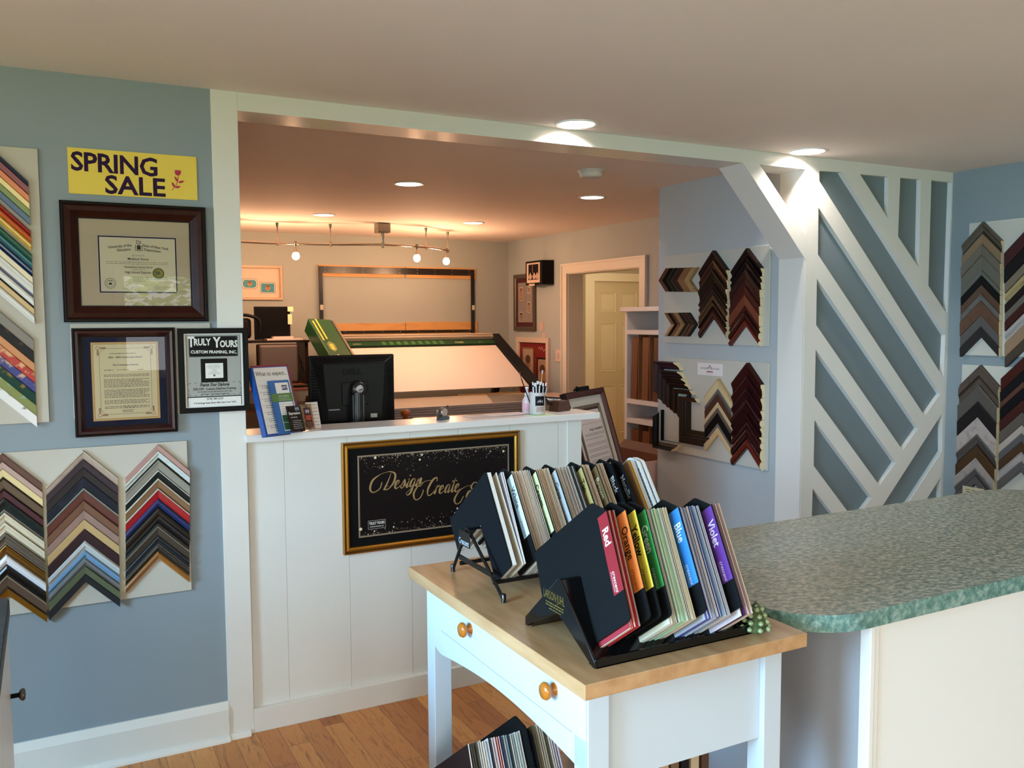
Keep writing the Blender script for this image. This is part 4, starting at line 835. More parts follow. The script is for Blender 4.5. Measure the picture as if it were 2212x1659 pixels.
part('sticker', G().box(mx0+.075, mx0+.125, 3.742, 3.745, mz0+.085, mz0+.090), mat('8A8C8C', .5), t)
g = G().box(cx+.07, cx+.10, 3.742, 3.745, mz0+.045, mz0+.062); part('sticker', g, mat('A8AAA4', .5), t)
part('base', G().lathe([(.12, 0), (.12, .008), (.05, .02), (.03, .024)], 28, M=T(cx, 3.74, 1.09)), MB, t)

# ---- small things further right
def onz(px, py, z): return at(px, py, 2, z)
p = onz(961, 908, CT)
t = thing('tape_dispenser', 'small shiny silver and grey tape dispenser at the back edge of the counter', 'tape dispenser', T(p.x, p.y+.02, CT) @ RZ(.5))
part('base', G().prism([(-.032, 0), (.03, 0), (.034, .012), (.01, .018), (-.01, .02), (-.03, .008)], -.012, .012, M=RX(pi/2)), mat('3E4A4E', .35), t, bevel=.001)
part('roller', G().lathe([(.018, -.011), (.02, -.008), (.02, .008), (.018, .011)], 20, M=T(0, 0, .034) @ RX(pi/2)), mat('C8B8B0', .12, .9), t)
part('guard', G().tube([(-.034, 0, .046), (-.036, 0, .03), (-.028, 0, .012), (-.01, 0, .0035)], .0035, 6, flat=3).tube([(.012, 0, .05), (.026, 0, .056), (.032, 0, .052)], .004, 6, flat=2.4), mat('5A5048', .3, .6), t)
p = onz(880, 903, 1.09+.05)
t = thing('wooden_knob_block', 'round orange wooden knob just behind the counter top, right of the monitor', 'knob', T(p.x+.01, p.y+.05, 1.09))
part('knob', G().lathe([(.012, 0), (.012, .05), (.020, .058), (.024, .068), (.022, .078), (.01, .084), (0, .084)], 20), mat('A04A14', .25), t)
a, b_ = onz(876, 901, 1.155), onz(1000, 893, 1.155)
g = G().box(0, .46, 0, .12, 0, .014)
single('wooden_tray', g, mat('A87C58', .45, kind='wood', h2='906040', st=(2, 10, 10)), 'flat light wooden board lying behind the counter edge between knob and tape dispenser', 'board', T(a.x+.01, FY+.20, 1.142) @ RZ(0), bevel=.002)
for (x, y, w_, h_, r, c, lab, zz) in ((1.70, FY+.105, .14, .085, .12, 'B9ADA8', 'pale leaflet lying flat on the counter, left one of the two', .001), (1.83, FY+.115, .19, .10, .06, 'D2C4C0', 'white leaflet lying flat on the counter beside the hand gel bottle', .002)):
    g = G().box(-w_/2, w_/2, -h_/2, h_/2, 0, .0015); bars(g, -w_/2+.01, w_/2-.02, [-.02, -.01, 0, .01], .0017, mi=1, h=.0015)
    single('leaflet', g, [mat(c, .6), mat('8A8080', .7)], lab, 'leaflet', T(x, y, CT+zz) @ RZ(r))
p = onz(1166, 897, CT)
STK = mat('BFD0A8', .6)
single('sticky_note', G().box(-.055, .055, -.04, .04, 0, .002), STK, 'pale green card under the pen cup', 'card', T(p.x+.005, p.y+.01, CT) @ RZ(.1))
PC = Vector((p.x, p.y+.022, CT+.002))
t = thing('pen_cup', 'white pen cup with a dark printed square, near the right end of the counter', 'pen cup', T(*PC))
part('cup', G().lathe([(0, .002), (.036, .002), (.036, .098), (.038, .1), (.034, .1), (.033, .006), (0, .006)], 32), mat('D6D2CE', .35), t)
ang = math.atan2(-PC.y, -PC.x)
g = G()
def wrap(a0_, a1_, z0, z1, mi, r=.0366, n=10):
    vs = []
    for k in range(n+1): a_ = a0_+(a1_-a0_)*k/n; vs += [(r*cos(a_), r*sin(a_), z0), (r*cos(a_), r*sin(a_), z1)]
    g.add(vs, [(2*k, 2*k+2, 2*k+3, 2*k+1) for k in range(n)], mi)
wrap(ang-.25, ang+1.0, .042, .085, 0)
for k in range(3): wrap(ang-.1-.03*k, ang+.85+.03*k, .031-k*.007, .0335-k*.007, 1, .0367)
for k in range(5): wrap(ang+.05+k*.14, ang+.13+k*.14, .056+.003*(k % 2), .064+.003*(k % 3), 2, .0368, 3)
part('printed_label', g, [mat('14141A', .5), mat('9A4A48', .6), mat('C8C8CC', .5)], t)
PENS = []
def pen(dx, dy, tx, ty, lab=None, cat='pen', first=None):
    base_ = PC+Vector((dx, dy, .008)); tip = Vector((tx, ty, .155)); M = MP3(base_, Vector((1, 0, 0)), Vector((0, 1, 0)))
    q = tip.to_track_quat('Z', 'Y').to_matrix().to_4x4(); return T(*base_) @ q
e = bpy.data.objects.new('pen', None); COL.objects.link(e); ROOT[e.name] = (0, 0, 0); pp = e
part('barrel', G().lathe([(.001, 0), (.0045, .014), (.0052, .03), (.0052, .10), (.0058, .115), (.004, .124)], 12), BLACK, e)
part('clicker', G().lathe([(.0035, .124), (.0035, .136), (.002, .139), (0, .139)], 10), mat('E0DCD8', .35), e)
part('clip', G().tube([(.0062, 0, .122), (.0075, 0, .115), (.0062, 0, .083)], .0016, 6, flat=2.2), mat('D8D6D4', .35), e)
PL = ['black pen with white clicker, leftmost in the cup', 'black pen with white clicker, second from left in the cup', 'black pen with white clicker, third from left in the cup', 'black pen with white clicker, fourth from left in the cup', 'black pen with white clicker in the cup\'s middle front', 'black pen with white clicker, right of the cup\'s middle', 'black pen with white clicker, third from right in the cup', 'black pen with white clicker, second from right in the cup', 'black pen with white clicker, rightmost in the cup']
for i in range(9):
    u = (i-4)/4; v = -.012 if i % 2 == 0 else .008
    M = pen(u*.012+.004, -u*.006+v*.6, u*.014+.002, -u*.006+v)
    if i == 0: o_ = e
    else:
        o_ = e.copy(); COL.objects.link(o_)
        for ch in e.children: c_ = ch.copy(); COL.objects.link(c_); c_.parent = o_
    o_.matrix_world = M @ RZ(-2.2+.5*random.uniform(-1, 1)) @ T(0, 0, random.uniform(-.006, .006)); props(o_, PL[i], 'pen', 'black pens in the white pen cup')
g = G().lathe([(.001, 0), (.0035, .01), (.0035, .175), (.0042, .177), (.0042, .192), (0, .194)], 8, [0, 1, 1, 2, 2])
single('pencil', g, [BLACK, mat('B8762A', .4), mat('C0A8A0', .4)], 'yellow pencil standing tallest at the back of the pen cup', 'pencil', pen(.012, .012, .03, .02))
g = G().tube([(0, 0, 0), (0, 0, .15), (.001, 0, .165)], .0025, 8, 0).tube([(.001, 0, .165), (.004, 0, .182), (.012, 0, .196), (.014, 0, .197)], .002, 8, 1)
single('hook_tool', g, [mat('181414', .4), mat('A89080', .25, .9)], 'thin black tool with bent silver tip leaning out of the left of the cup', 'tool', pen(-.018, .004, -.055, .012))
p = onz(1141, 893, CT)
GB = (p.x, p.y+.012)
t = thing('gel_bottle', 'clear pump bottle of hand gel standing left of the pen cup', 'bottle', T(GB[0], GB[1], CT+.001))
part('bottle', G().lathe([(0, 0), (.019, 0), (.021, .004), (.022, .05), (.02, .062), (.012, .074), (.010, .08), (0, .08)], 24), mat('CFC2C4', .15), t)
part('gel', G().lathe([(0, .003), (.0185, .003), (.0195, .045), (.0195, .056), (0, .056)], 20), mat('D6C4C6', .3), t)
part('pump', G().lathe([(.011, .08), (.011, .092), (.007, .094), (.007, .108), (.009, .110), (.009, .120), (0, .121)], 16), mat('D8D4D0', .4), t)
g = G().lathe([(.0205, .01), (.0222, .012), (.0222, .048), (.0205, .05)], 20, caps=False)
part('label', g, mat('D8A8B0', .5), t, 'pink label')
p = onz(1219, 889, CT)
t = thing('card_holder', 'small brown wedge shaped wooden business card holder at the counter end', 'card holder', T(p.x-.005, p.y+.035, CT) @ RZ(.35))
part('block', G().prism([(-.045, 0), (.045, 0), (.036, .05), (-.036, .05)], -.03, .03, M=T(0, 0, 0) @ RX(pi/2)), mat('4A2E20', .5, kind='wood', h2='3A2218', st=(2, 8, 8)), t, bevel=.002)
g = G().box(-.045, .045, -.0, .054, -.001, .001, 0); g.text('TRULY YOURS', .0165, 0, .030, .0013, 1, bold=.04, sx=.68); g.text('CUSTOM FRAMING', .008, 0, .018, .0013, 1, sx=.9)
single('business_card', g, [mat('141414', .4), mat('E0E0DC', .5)], 'black business card with white lettering tilted in the wooden holder', 'card', T(p.x-.028, p.y+.028, CT+.03) @ RZ(-.15) @ RX(rad(38)) @ RY(.12))

# ================================================================== big framed notice leaning behind the counter end
TR = at(1297, 838, 1, 4.35); yawf = rad(31); dX = Vector((cos(yawf), sin(yawf), .0))
q = at(1345, 1012, 1, 4.3)-CAM; tt = ((TR-CAM).dot(dX))/(q.dot(dX)); BRp = CAM+q*tt
up = (TR-BRp).normalized()
WF = .50; HF = (TR.z-.02)/up.z
M = MP3(TR-dX*WF-up*HF, dX, up)
t = thing('leaning_framed_notice', 'large dark red framed notice with white mat, leaning behind the right end of the counter', 'picture frame', M)
fm = [mat('4A1A12', .42), mat('24100C', .45)]
part('frame', G().frame(0, WF, 0, HF, [(0, -.012), (0, .02), (.006, .024), (.024, .024), (.034, .012), (.036, .004)], [1, 1, 0, 0, 0]), fm, t)
part('mat_board', G().box(.03, WF-.03, .03, HF-.03, -.006, .004), mat('C9C5BC', .8), t)
g = G().frame(.085, WF-.085, .085, HF-.085, [(0, .004), (0, .008), (.003, .009), (.016, .008), (.018, .005), (.03, .005)], [0, 0, 1, 1, 2])
part('fillet', g, [mat('4A3A30', .4), mat('8A7A6A', .3, .5), mat('4A2018', .6)], t)
g = G().prism([(.13, .11), (WF-.13, .11), (WF-.11, .14), (WF-.11, HF-.14), (WF-.13, HF-.115), (.13, HF-.115), (.11, HF-.14), (.11, .14)], .005, .007)
mx = WF-.20
def ft(s, sz, y): g.text(s, sz, WF-.128, HF-y, .0075, 1, 'RIGHT', bold=.01)
ft('coming in today!', .021, .16); bars(g, .13, WF-.125, [HF-.19], .0075, mi=2, h=.002)
ft('design consultation?', .021, .232); bars(g, .13, WF-.125, [HF-.25, HF-.258, HF-.278, HF-.305, HF-.315, HF-.338, HF-.348, HF-.37, HF-.378, HF-.40, HF-.41], .0075, mi=2, h=.0026)
bars(g, .2, WF-.15, [HF-.44], .0075, mi=1, h=.004)
part('notice', g, [mat('D8CCCA', .7), mat('3A3438', .7), mat('6A6060', .7)], t)
g = G().tube([(.30, HF+.005, 0), (.33, HF+.03, 0), (.36, HF+.015, .005), (.42, HF+.012, 0)], .008, 8, flat=.8).box(.31, .45, HF-.002, HF+.014, -.008, .012)
single('cable_clip', G().tube([(.16, HF+.008, .0), (.20, HF+.026, .0), (.235, HF+.014, 0)], .006, 8).box(.20, .33, HF+.001, HF+.024, -.012, .012), BLACK, 'black clip resting on the top edge of the large leaning frame', 'clip', M)
# ================================================================== work table with maple top, in front
TX0, TX1, TY0, TY1, TZ = .893, 1.484, 1.388, 2.318, .895
MAPLE = mat('B08A62', .26, kind='wood', h2='9E7850', h3='BE9A70', sc=4, st=(7, 1.2, 7))
CW = mat('BBC9D4', .4)
t = thing('work_table', 'white work table with maple top and arched drawer front in the foreground', 'table', I4, ((TX0+TX1)/2, (TY0+TY1)/2, 0))
part('table_top', G().box(TX0, TX1, TY0, TY1, TZ-.032, TZ), MAPLE, t, bevel=.002)
zt = TZ-.032; LX0, LX1, LY0, LY1 = TX0+.034, TX1-.034, TY0+.042, TY1-.05
LW = .052
for (x, y) in ((LX0, LY0), (LX1-LW, LY0), (LX0, LY1-LW), (LX1-LW, LY1-LW)):
    part('leg', G().box(x, x+LW, y, y+LW, 0, zt), CW, t, bevel=.002)
# front apron with arched lower edge (faces left), local a=-Y
arch = [(-LY1+LW, zt)]+[(-LY1+LW, .695), (-LY1+LW+.03, .685)]
n = 24; aL, aR = -LY1+LW+.05, -LY0-LW*.2
for k in range(n+1):
    u = k/n; arch.append((aL+(aR-aL)*u, .683+.030*sin(pi*u)))
arch += [(-LY0-.001, .68), (-LY0-.001, zt)]
me = mesh('arched_apron', G().prism(arch, -.018, .0), CW, (0, 0, 0)); me.transform(T(-(TX0+TX1)/2, -(TY0+TY1)/2, 0) @ MS(LX0)); part('arched_apron', me, None, t)
dzl = .752
g = G().prism([(-LY1+LW+.002, dzl+.002), (-LY0-.003, dzl+.002), (-LY0-.003, zt-.004), (-LY1+LW+.002, zt-.004)], 0, .003)
me = mesh('drawer', g, CW, (0, 0, 0)); me.transform(T(-(TX0+TX1)/2, -(TY0+TY1)/2, 0) @ MS(LX0))
dr = part('drawer', me, CW, t)
g = G().box(-LY1+LW+.05, -LY0-.06, dzl-.0012, dzl+.0012, .0, .0008)
me = mesh('drawer_gap', g, mat('5A6468', .6), (0, 0, 0)); me.transform(T(-(TX0+TX1)/2, -(TY0+TY1)/2, 0) @ MS(LX0)); part('drawer_gap', me, None, t)
KNB = mat('A8641E', .22)
for py in (1.972, 1.556):
    me = mesh('knob', G().lathe([(.014, 0), (.012, .004), (.008, .008), (.009, .013), (.018, .017), (.0195, .023), (.016, .029), (0, .031)], 24), KNB)
    me.transform(T(-(TX0+TX1)/2, -(TY0+TY1)/2, 0) @ MS(LX0-.003) @ T(-py, .818, 0)); part('knob', me, None, dr)
part('side_apron', G().box(LX0+LW, LX1-LW, LY0+.014, LY0+.032, .648, zt), CW, t, bevel=.001)
part('back_apron', G().box(LX1-.03, LX1-.012, LY0+LW, LY1-LW, .70, zt), CW, t)
part('far_apron', G().box(LX0+LW, LX1-LW, LY1-.032, LY1-.014, .70, zt), CW, t)
part('lower_shelf', G().box(LX0+.004, LX1-.004, LY0+.004, LY1-.004, .235, .25), MAPLE, t, bevel=.002)

# ================================================================== mat board corner samples on A-shaped racks
COR = mat('D9CDBB', .85); CORW = mat('E4E2DC', .8)
CARDS = {}
U1 = Vector((.63, -.7766)); U2 = Vector((-.7766, -.63)); TXM = Matrix(((.63, .7766, 0, 0), (-.7766, .63, 0, 0), (0, 0, 1, 0), (0, 0, 0, 1)))
def card_mesh(face, s=.275, w=.14, th=.0022, edge=COR, rnd=0, clip=0):
    """L-shaped corner sample, apex at the origin, face on +c"""
    key = (face, s, w, th, edge.name, rnd, clip)
    if key in CARDS: return CARDS[key]
    Tp = Vector((0, 0))
    P = [Tp+U2*clip, Tp+U1*clip] if clip else [Tp]
    P += [Tp+U1*s, Tp+U1*s+U2*w, Tp+(U1+U2)*w, Tp+U2*s+U1*w, Tp+U2*s]; n = len(P)
    if rnd:
        Q_ = []
        for i, p in enumerate(P):
            if i == n-3: Q_.append(p); continue
            r_ = rnd*(.6 if clip and i < 2 else 1); a, b = (P[i-1]-p).normalized(), (P[(i+1) % n]-p).normalized()
            for k in range(5): uu = k/4; Q_.append((p+a*r_)*(1-uu)**2+p*2*uu*(1-uu)+(p+b*r_)*uu**2)
        P = Q_
    g = G().prism([tuple(p) for p in P], 0, th, 0, side=1)
    me = mesh('mat_sample', g, [mat(face, .75), edge]); CARDS[key] = me; return me
def place_card(x, y, z, lean, face, label, group, s=.275, w=.14, th=.0022, edge=COR, name='mat_sample', cat='mat board sample', rnd=0, tilt=0, clip=0, base=TZ):
    """x: where its plane meets the table; y,z: apex"""
    ob = bpy.data.objects.new(name, card_mesh(face, s, w, th, edge, rnd, clip)); COL.objects.link(ob)
    ob.matrix_world = Matrix(((0, 0, -1, x+math.tan(lean)*(z-base)), (-1, 0, 0, y), (0, 1, 0, z), (0, 0, 0, 1))) @ RX(-lean) @ RZ(tilt)
    props(ob, label, cat, group); ROOT[ob.name] = (0, 0, 0); return ob
UP = .038            # the divider cards reach this much further up than the samples
def divider(x, y, z, lean, face, word, tcol, label, s=.30, w=.13, black='0D0F11', fs=.030, maker='crescent', th=.003, base=TZ, tabw=.034, up=UP, out=.021):
    y += U1.x*up; z += -U1.y*up        # a along -Y: shift by -a
    y -= -U2.x*out; z += -U2.y*out
    ob = place_card(x, y, z, lean, black, label, None, s, w, th, mat('141414', .6), 'divider_card', 'divider card', .012, clip=.042, base=base)
    if face:
        def pt(l, q): v = U1*l+U2*q; return (v.x, v.y, th+.0004)
        g = G().add([pt(.043, .0), pt(.043, tabw), pt(.222, tabw), pt(.222, .0)], [(0, 1, 2, 3)]); part('colour_tab', g, mat(face, .55), ob)
    if word:
        g = G(); g.text(word, fs, .075, -.0265, th+.0009, 0, 'LEFT', bold=.02, M=TXM, sx=.86)
        g.text(maker, .0135, .172, -.024, th+.0009, 0, 'LEFT', M=TXM, shear=.3); g.quad(.172, .216, -.0285, -.0278, th+.0009, 0, M=TXM)
        part('lettering', g, mat(tcol, .6), ob)
    return ob
# front rack: near corners of the cards run along y=1.394, z=.989
FL = rad(14); FRY, FRZ = 1.394, TZ+.093; FS = .262
FTY, FTZ = FRY+.63*FS, FRZ+.7766*FS*cos(FL)
def fx(px): return at(px, 1357-(px-1356)*.146, 1, FRY).x-math.tan(FL)*.093
EDGES = [COR, CORW, COR]
def pack(x0, x1, cols, tail, group, y, z, lean, s=.275, w=.14, jit=.0015, base=TZ):
    n = len(cols); grp_ = group[:3]
    for i, (c, nm) in enumerate(cols):
        x = x0+(x1-x0)*(i/(max(1, n-1))); e_ = mat(c, .8) if random.random() < (.85 if 'red' in grp_ else .5) else random.choice(EDGES)
        place_card(x, y+random.uniform(-jit, jit), z+random.uniform(-jit, jit), lean+random.uniform(-.004, .004), c, '%s mat sample %s' % (nm, tail), group, s, w, .0021, edge=e_, base=base)
FW = .106
def dr_(px): return (px-1356)/274
def fdiv(px, *a, **k): return divider(fx(px), FTY-.010*dr_(px), FTZ-.018*dr_(px)-.006, FL, *a, w=FW+.040, s=.286, **k)
def fpack(p0, p1, cols, tail, grp): pack(fx(p0), fx(p1), cols, tail, grp, FTY-.010*dr_((p0+p1)/2), FTZ-.018*dr_((p0+p1)/2), FL, FS, FW)
fdiv(1356, '84121E', 'Red', 'E8E4E0', 'broad black end card with red tab reading Red, front rack')
fpack(1361, 1384, [('8A1A28', 'dark red'), ('B8A090', 'dusty pink'), ('A01E2E', 'red'), ('C8B0A0', 'dusty pink'), ('A81C28', 'red'), ('B0202C', 'red'), ('C8B0A0', 'dusty pink'), ('96182A', 'red'), ('A81C28', 'red'), ('7A1420', 'dark red'), ('A81C28', 'red'), ('A09088', 'greyish pink'), ('8A8480', 'grey')], 'behind the Red card in the front rack', 'red mat samples behind the Red card')
fdiv(1399, 'D8702C', 'Orange', '2A1A10', 'black divider card with orange tab, front rack', fs=.029)
fdiv(1421, 'D8BC3C', 'Yellow', '2A2410', 'black divider card with yellow tab, front rack', fs=.029)
fdiv(1444, '2C7A38', 'Green', 'C8E0C0', 'black divider card with green tab, front rack', fs=.029)
gp = [('C8C8B4', 'pale grey green'), ('B8B4A0', 'stone'), ('A8A898', 'grey'), ('C0BCA8', 'stone'), ('A8A898', 'grey'), ('5A6A70', 'slate'), ('98C4A0', 'mint'), ('A4CCAC', 'mint'), ('98C4A0', 'mint'), ('A4CCAC', 'mint'), ('98C4A0', 'mint'), ('A4CCAC', 'mint'), ('C0CCB8', 'pale grey green'), ('2A3A34', 'dark green'), ('2A3A34', 'dark green'), ('C8C4A0', 'pale cream green'), ('C8C4A0', 'pale cream green'), ('C0BC98', 'pale cream green')]
fpack(1448, 1503, gp, 'between the Green and Blue cards, front rack', 'green mat samples in the front rack')
fdiv(1518, '2C78C0', 'Blue', 'D8E8F4', 'black divider card with blue tab, front rack')
bp_ = [('A0A8B4', 'grey blue'), ('4050A0', 'royal blue'), ('C8CCD8', 'pale blue'), ('2A3A90', 'dark blue'), ('D0D4DC', 'pale blue'), ('B8C0DC', 'pale blue'), ('8A94A8', 'grey blue'), ('A8B0C0', 'grey blue'), ('20306A', 'dark blue'), ('9AA8C0', 'grey blue'), ('2A3A80', 'dark blue'), ('90A8C8', 'grey blue'), ('3A5A90', 'mid blue'), ('8098B8', 'grey blue'), ('98A8B8', 'grey blue'), ('C8D0DC', 'pale blue'), ('2A3A80', 'dark blue'), ('90A8C8', 'grey blue'), ('B8C8D8', 'grey blue')]
fpack(1523, 1577, bp_, 'between the Blue and Violet cards, front rack', 'blue mat samples in the front rack')
fdiv(1592, '5A2C80', 'Violet', 'D8C8E4', 'black divider card with violet tab, front rack')
for i, (c, nm) in enumerate([('C8C0CC', 'pale lilac'), ('3A1450', 'deep purple'), ('B8A0AC', 'dusty mauve'), ('C0A8A8', 'greyish rose')]):
    place_card(fx(1598+i*8), FTY-.008, FTZ-.014, FL, c, '%s mat sample behind the Violet card, right end of the front rack' % nm, 'violet mat samples in the front rack', FS+.006, FW, th=.0026, edge=mat(c, .8) if i == 1 else COR)
# front rack, glossy black plastic: near tray rail, ridge, sloping end wings
PLB = mat('08090A', .12)
t = thing('sample_rack', 'glossy black plastic A-shaped rack with gold lettering holding the coloured mat samples', 'display rack', I4, (1.16, 1.60, TZ))
rx0, rx1 = .957, 1.366; ry0, ry1, rr_ = 1.443, 1.736, 1.587; rzz = TZ+.146
def sideplate(name, P, x, th, m=PLB, lab=None, bv=.0015):
    me = mesh(name, G().prism(P, 0, th), m); me.transform(T(-1.16, -1.60, -TZ) @ MS(x)); return part(name, me, None, t, lab, bv)
endp = [(-ry0, TZ), (-ry0, TZ+.018), (-rr_+.007, rzz+.002), (-rr_-.004, rzz+.002), (-ry1, TZ+.021), (-ry1, TZ), (-1.594, TZ+.071), (-1.567, TZ+.060), (-ry0-.012, TZ)]
sideplate('end_plate', endp, rx0, .004)
sideplate('end_plate', [(-ry0, TZ), (-ry0, TZ+.045), (-rr_+.03, TZ+.12), (-rr_-.03, TZ+.12), (-ry1, TZ+.045), (-ry1, TZ)], rx1+.006, .006)
part('front_rail', G().box(rx0, rx1, ry0, ry0+.005, TZ, TZ+.020).box(rx0, rx1, ry0, ry0+.03, TZ, TZ+.004), PLB, t, bevel=.001)
part('rear_rail', G().box(rx0, rx1, ry1-.006, ry1, TZ, TZ+.02), PLB, t)
g = G()
for s_ in (-1, 1):
    y_ = rr_+s_*.005; e_ = ry0+.012 if s_ < 0 else ry1-.02
    g.add([(rx0, y_, rzz), (rx1, y_, rzz), (rx1, e_, TZ+.006), (rx0, e_, TZ+.006)], [(0, 1, 2, 3)]); g.add([(rx0, y_, rzz-.004), (rx1, y_, rzz-.004), (rx1, e_, TZ+.002), (rx0, e_, TZ+.002)], [(3, 2, 1, 0)])
g.box(rx0, rx1, rr_-.005, rr_+.005, rzz-.003, rzz)
part('ridge_plate', g, PLB, t)
part('edge_bead', G().tube([(rx0-.003, rr_-.004, rzz+.003), (rx0-.003, ry0+.002, TZ+.012)], .003, 8), PLB, t)
GL = mat('8A7A3A', .35, .6)
gt = G(); gt.text('LARSON·JUHL', .0215, 0, 0, 0, 0, 'LEFT', bold=.0, sx=.66, sy=1.25); bars(gt, .010, .085, [-.008, -.014], 0, h=.0028, rag=0); bars(gt, .024, .075, [-.021], 0, h=.0022, rag=0)
me = mesh('lettering', gt, GL); me.transform(T(-1.16, -1.60, -TZ) @ MS(rx0-.0045) @ T(-1.650, TZ+.094, 0) @ RZ(.0)); part('lettering', me, None, t, 'gold lettering')

# rear rack, wire A frame
RL = rad(3.5); RS = .27; RW = .10
RTY, RTZ = 2.10, TZ+.293
def rxp(px): return at(px, 1020-(px-1050)*.06, 1, RTY).x-math.tan(RL)*.293
place_card(rxp(1050), RTY, RTZ+.003, RL, '0D1014', 'plain dark navy end card of the rear rack', None, .275, .103, .003, mat('141414', .6), 'divider_card', 'divider card', .008)
for i in range(3):
    place_card(rxp(1054)+i*.0036, RTY-.002, RTZ, RL, 'DAD6D0', 'thick white mat sample right behind the navy end card, rear rack', 'white mat samples at the left end of the rear rack', RS, RW, .003, CORW)
def fan(px, lean, c, lab):
    x0 = rxp(1066); xt = rxp(px)+math.tan(RL)*.293; ln = math.atan((xt-x0-.012)/.293)
    place_card(x0+.012, RTY-.002, RTZ-.002, ln, c, lab, None, RS, RW, .002, CORW)
fan(1072, 0, 'B8AC94', 'beige fanned out mat sample near the left end of the rear rack')
fan(1083, 0, 'AEA6B0', 'pale lilac fanned out mat sample near the left end of the rear rack')
fan(1087, 0, 'D4D4D4', 'white fanned out mat sample just left of the White card')
def div2(px, face, word, tc, lab): return divider(rxp(px), RTY, RTZ-.006, RL, face, word, tc, lab, .292, .115, fs=.028, up=.03, out=.015)
def pack2(p0, p1, cols, tail, grp): pack(rxp(p0), rxp(p1), cols, tail+', rear rack', grp, RTY, RTZ-.004, RL, RS, RW, .0015)
div2(1101, 'C4DCE8', 'White', '4A5258', 'black divider card with pale blue tab reading White, rear rack')
pack2(1106, 1143, [('C8B8A8', 'warm ivory')]*12+[('505A5C', 'slate')]*2, 'between the White and Cream cards', 'ivory mat samples in the rear rack')
div2(1152, 'C8CC98', 'Cream', '3A3A28', 'black divider card with pale green tab reading Cream, rear rack')
pack2(1156, 1184, [('C0A88C', 'warm beige')]*11, 'between the Cream and Grey cards', 'beige mat samples in the rear rack')
div2(1194, 'A8ACAC', 'Grey', '505456', 'black divider card with grey tab reading Grey, rear rack')
pack2(1198, 1239, [('A8A09C', 'light grey')]*11+[('3A3E40', 'dark grey')]*5, 'between the Grey and Tan cards', 'grey mat samples in the rear rack')
div2(1250, 'A8945A', 'Tan', '3A3418', 'black divider card with olive tan tab, rear rack')
pack2(1254, 1271, [('B0906C', 'tan')]*8, 'between the Tan and Brown cards', 'tan mat samples in the rear rack')
div2(1281, '6A5430', 'Brown', 'D8D0B8', 'black divider card with brown tab, rear rack')
pack2(1285, 1302, [('A89078', 'brownish')]*8, 'between the Brown and Black cards', 'brown mat samples in the rear rack')
div2(1313, None, 'Black', 'D0D0D0', 'all black divider card with white lettering Black, rear rack')
pack2(1318, 1323, [('1A1A1A', 'black')]*2, 'between the Black and Metallic cards', 'black mat samples in the rear rack')
div2(1335, None, 'Metallic', '9AA4A8', 'all black divider card with silver lettering Metallic, rear rack')
for i, (c, nm) in enumerate([('8A6A48', 'tan brown'), ('C8982C', 'gold yellow'), ('B0701C', 'amber'), ('D8D4CC', 'off white'), ('CCC8C0', 'light grey'), ('D8D4CC', 'ivory')]):
    place_card(rxp(1356)+i*.0042, RTY, RTZ-.004, RL, c, '%s mat sample behind the Metallic card' % nm, 'mat samples behind the Metallic card', RS, RW, .0024, edge=mat(c, .8))
t0 = rxp(1380)
for i, lab in enumerate(['white rounded title card, next to last at the right end of the rear rack', 'white rounded title card, last at the right end of the rear rack']):
    ob = place_card(t0+i*.016, RTY+.014, RTZ+.016, RL, 'C8D0D4', lab, None, .285, .105, .009, CORW, 'title_card', 'card', .015, clip=.03)
    g = G(); bars(g, .05, .22, [-.008, -.014], .0094, h=.003)
    me = mesh('printing', g, BLACK); me.transform(TXM); part('printing', me, None, ob)
WIRE = mat('0C0D0F', .22)
t = thing('wire_rack', 'black wire A-frame rack with a small maker plate, holding the neutral mat samples', 'display rack', I4, (1.27, 2.09, TZ))
g = None
WY0, WY1, WR = 1.905, 2.213, 2.115; wz = TZ+.145
for x_, nm in ((.985, 'leg_frame'), (1.52, 'leg_frame')):
    for (ye, dx) in ((WY0, 0), (WY1, 0)):
        part('leg', G().tube([(x_, WR, wz), (x_, (WR+ye)/2, (wz+TZ)/2+.004), (x_, ye, TZ+.006)], .0048, 10).lathe([(.0062, 0), (.0065, .02), (.005, .022)], 10, M=T(x_, ye, TZ)), WIRE, t)
part('ridge_bar', G().box(.985, 1.52, WR-.006, WR+.006, wz-.006, wz-.002), WIRE, t)
part('cross_bar', G().box(.985, .990, WY0+.065, WY1-.04, TZ+.045, TZ+.058).box(.985, 1.52, WY0+.055, WY0+.061, TZ+.03, TZ+.04).box(.985, 1.52, WY1-.05, WY1-.044, TZ+.03, TZ+.04), WIRE, t)
me = mesh('maker_plate', G().box(-WR-.034, -WR+.034, TZ+.095, TZ+.137, 0, .004), WIRE); me.transform(T(-1.27, -2.09, -TZ) @ MS(.978)); pl = part('maker_plate', me, None, t, bevel=.002)
me = mesh('lettering', G().text('Crescent', .023, 0, 0, 0, 0, bold=.01, sx=.76), mat('A8B4BC', .4)); me.transform(T(-1.27, -2.09, -TZ) @ MS(.978) @ T(-WR, TZ+.100, .0045)); part('lettering', me, None, pl)

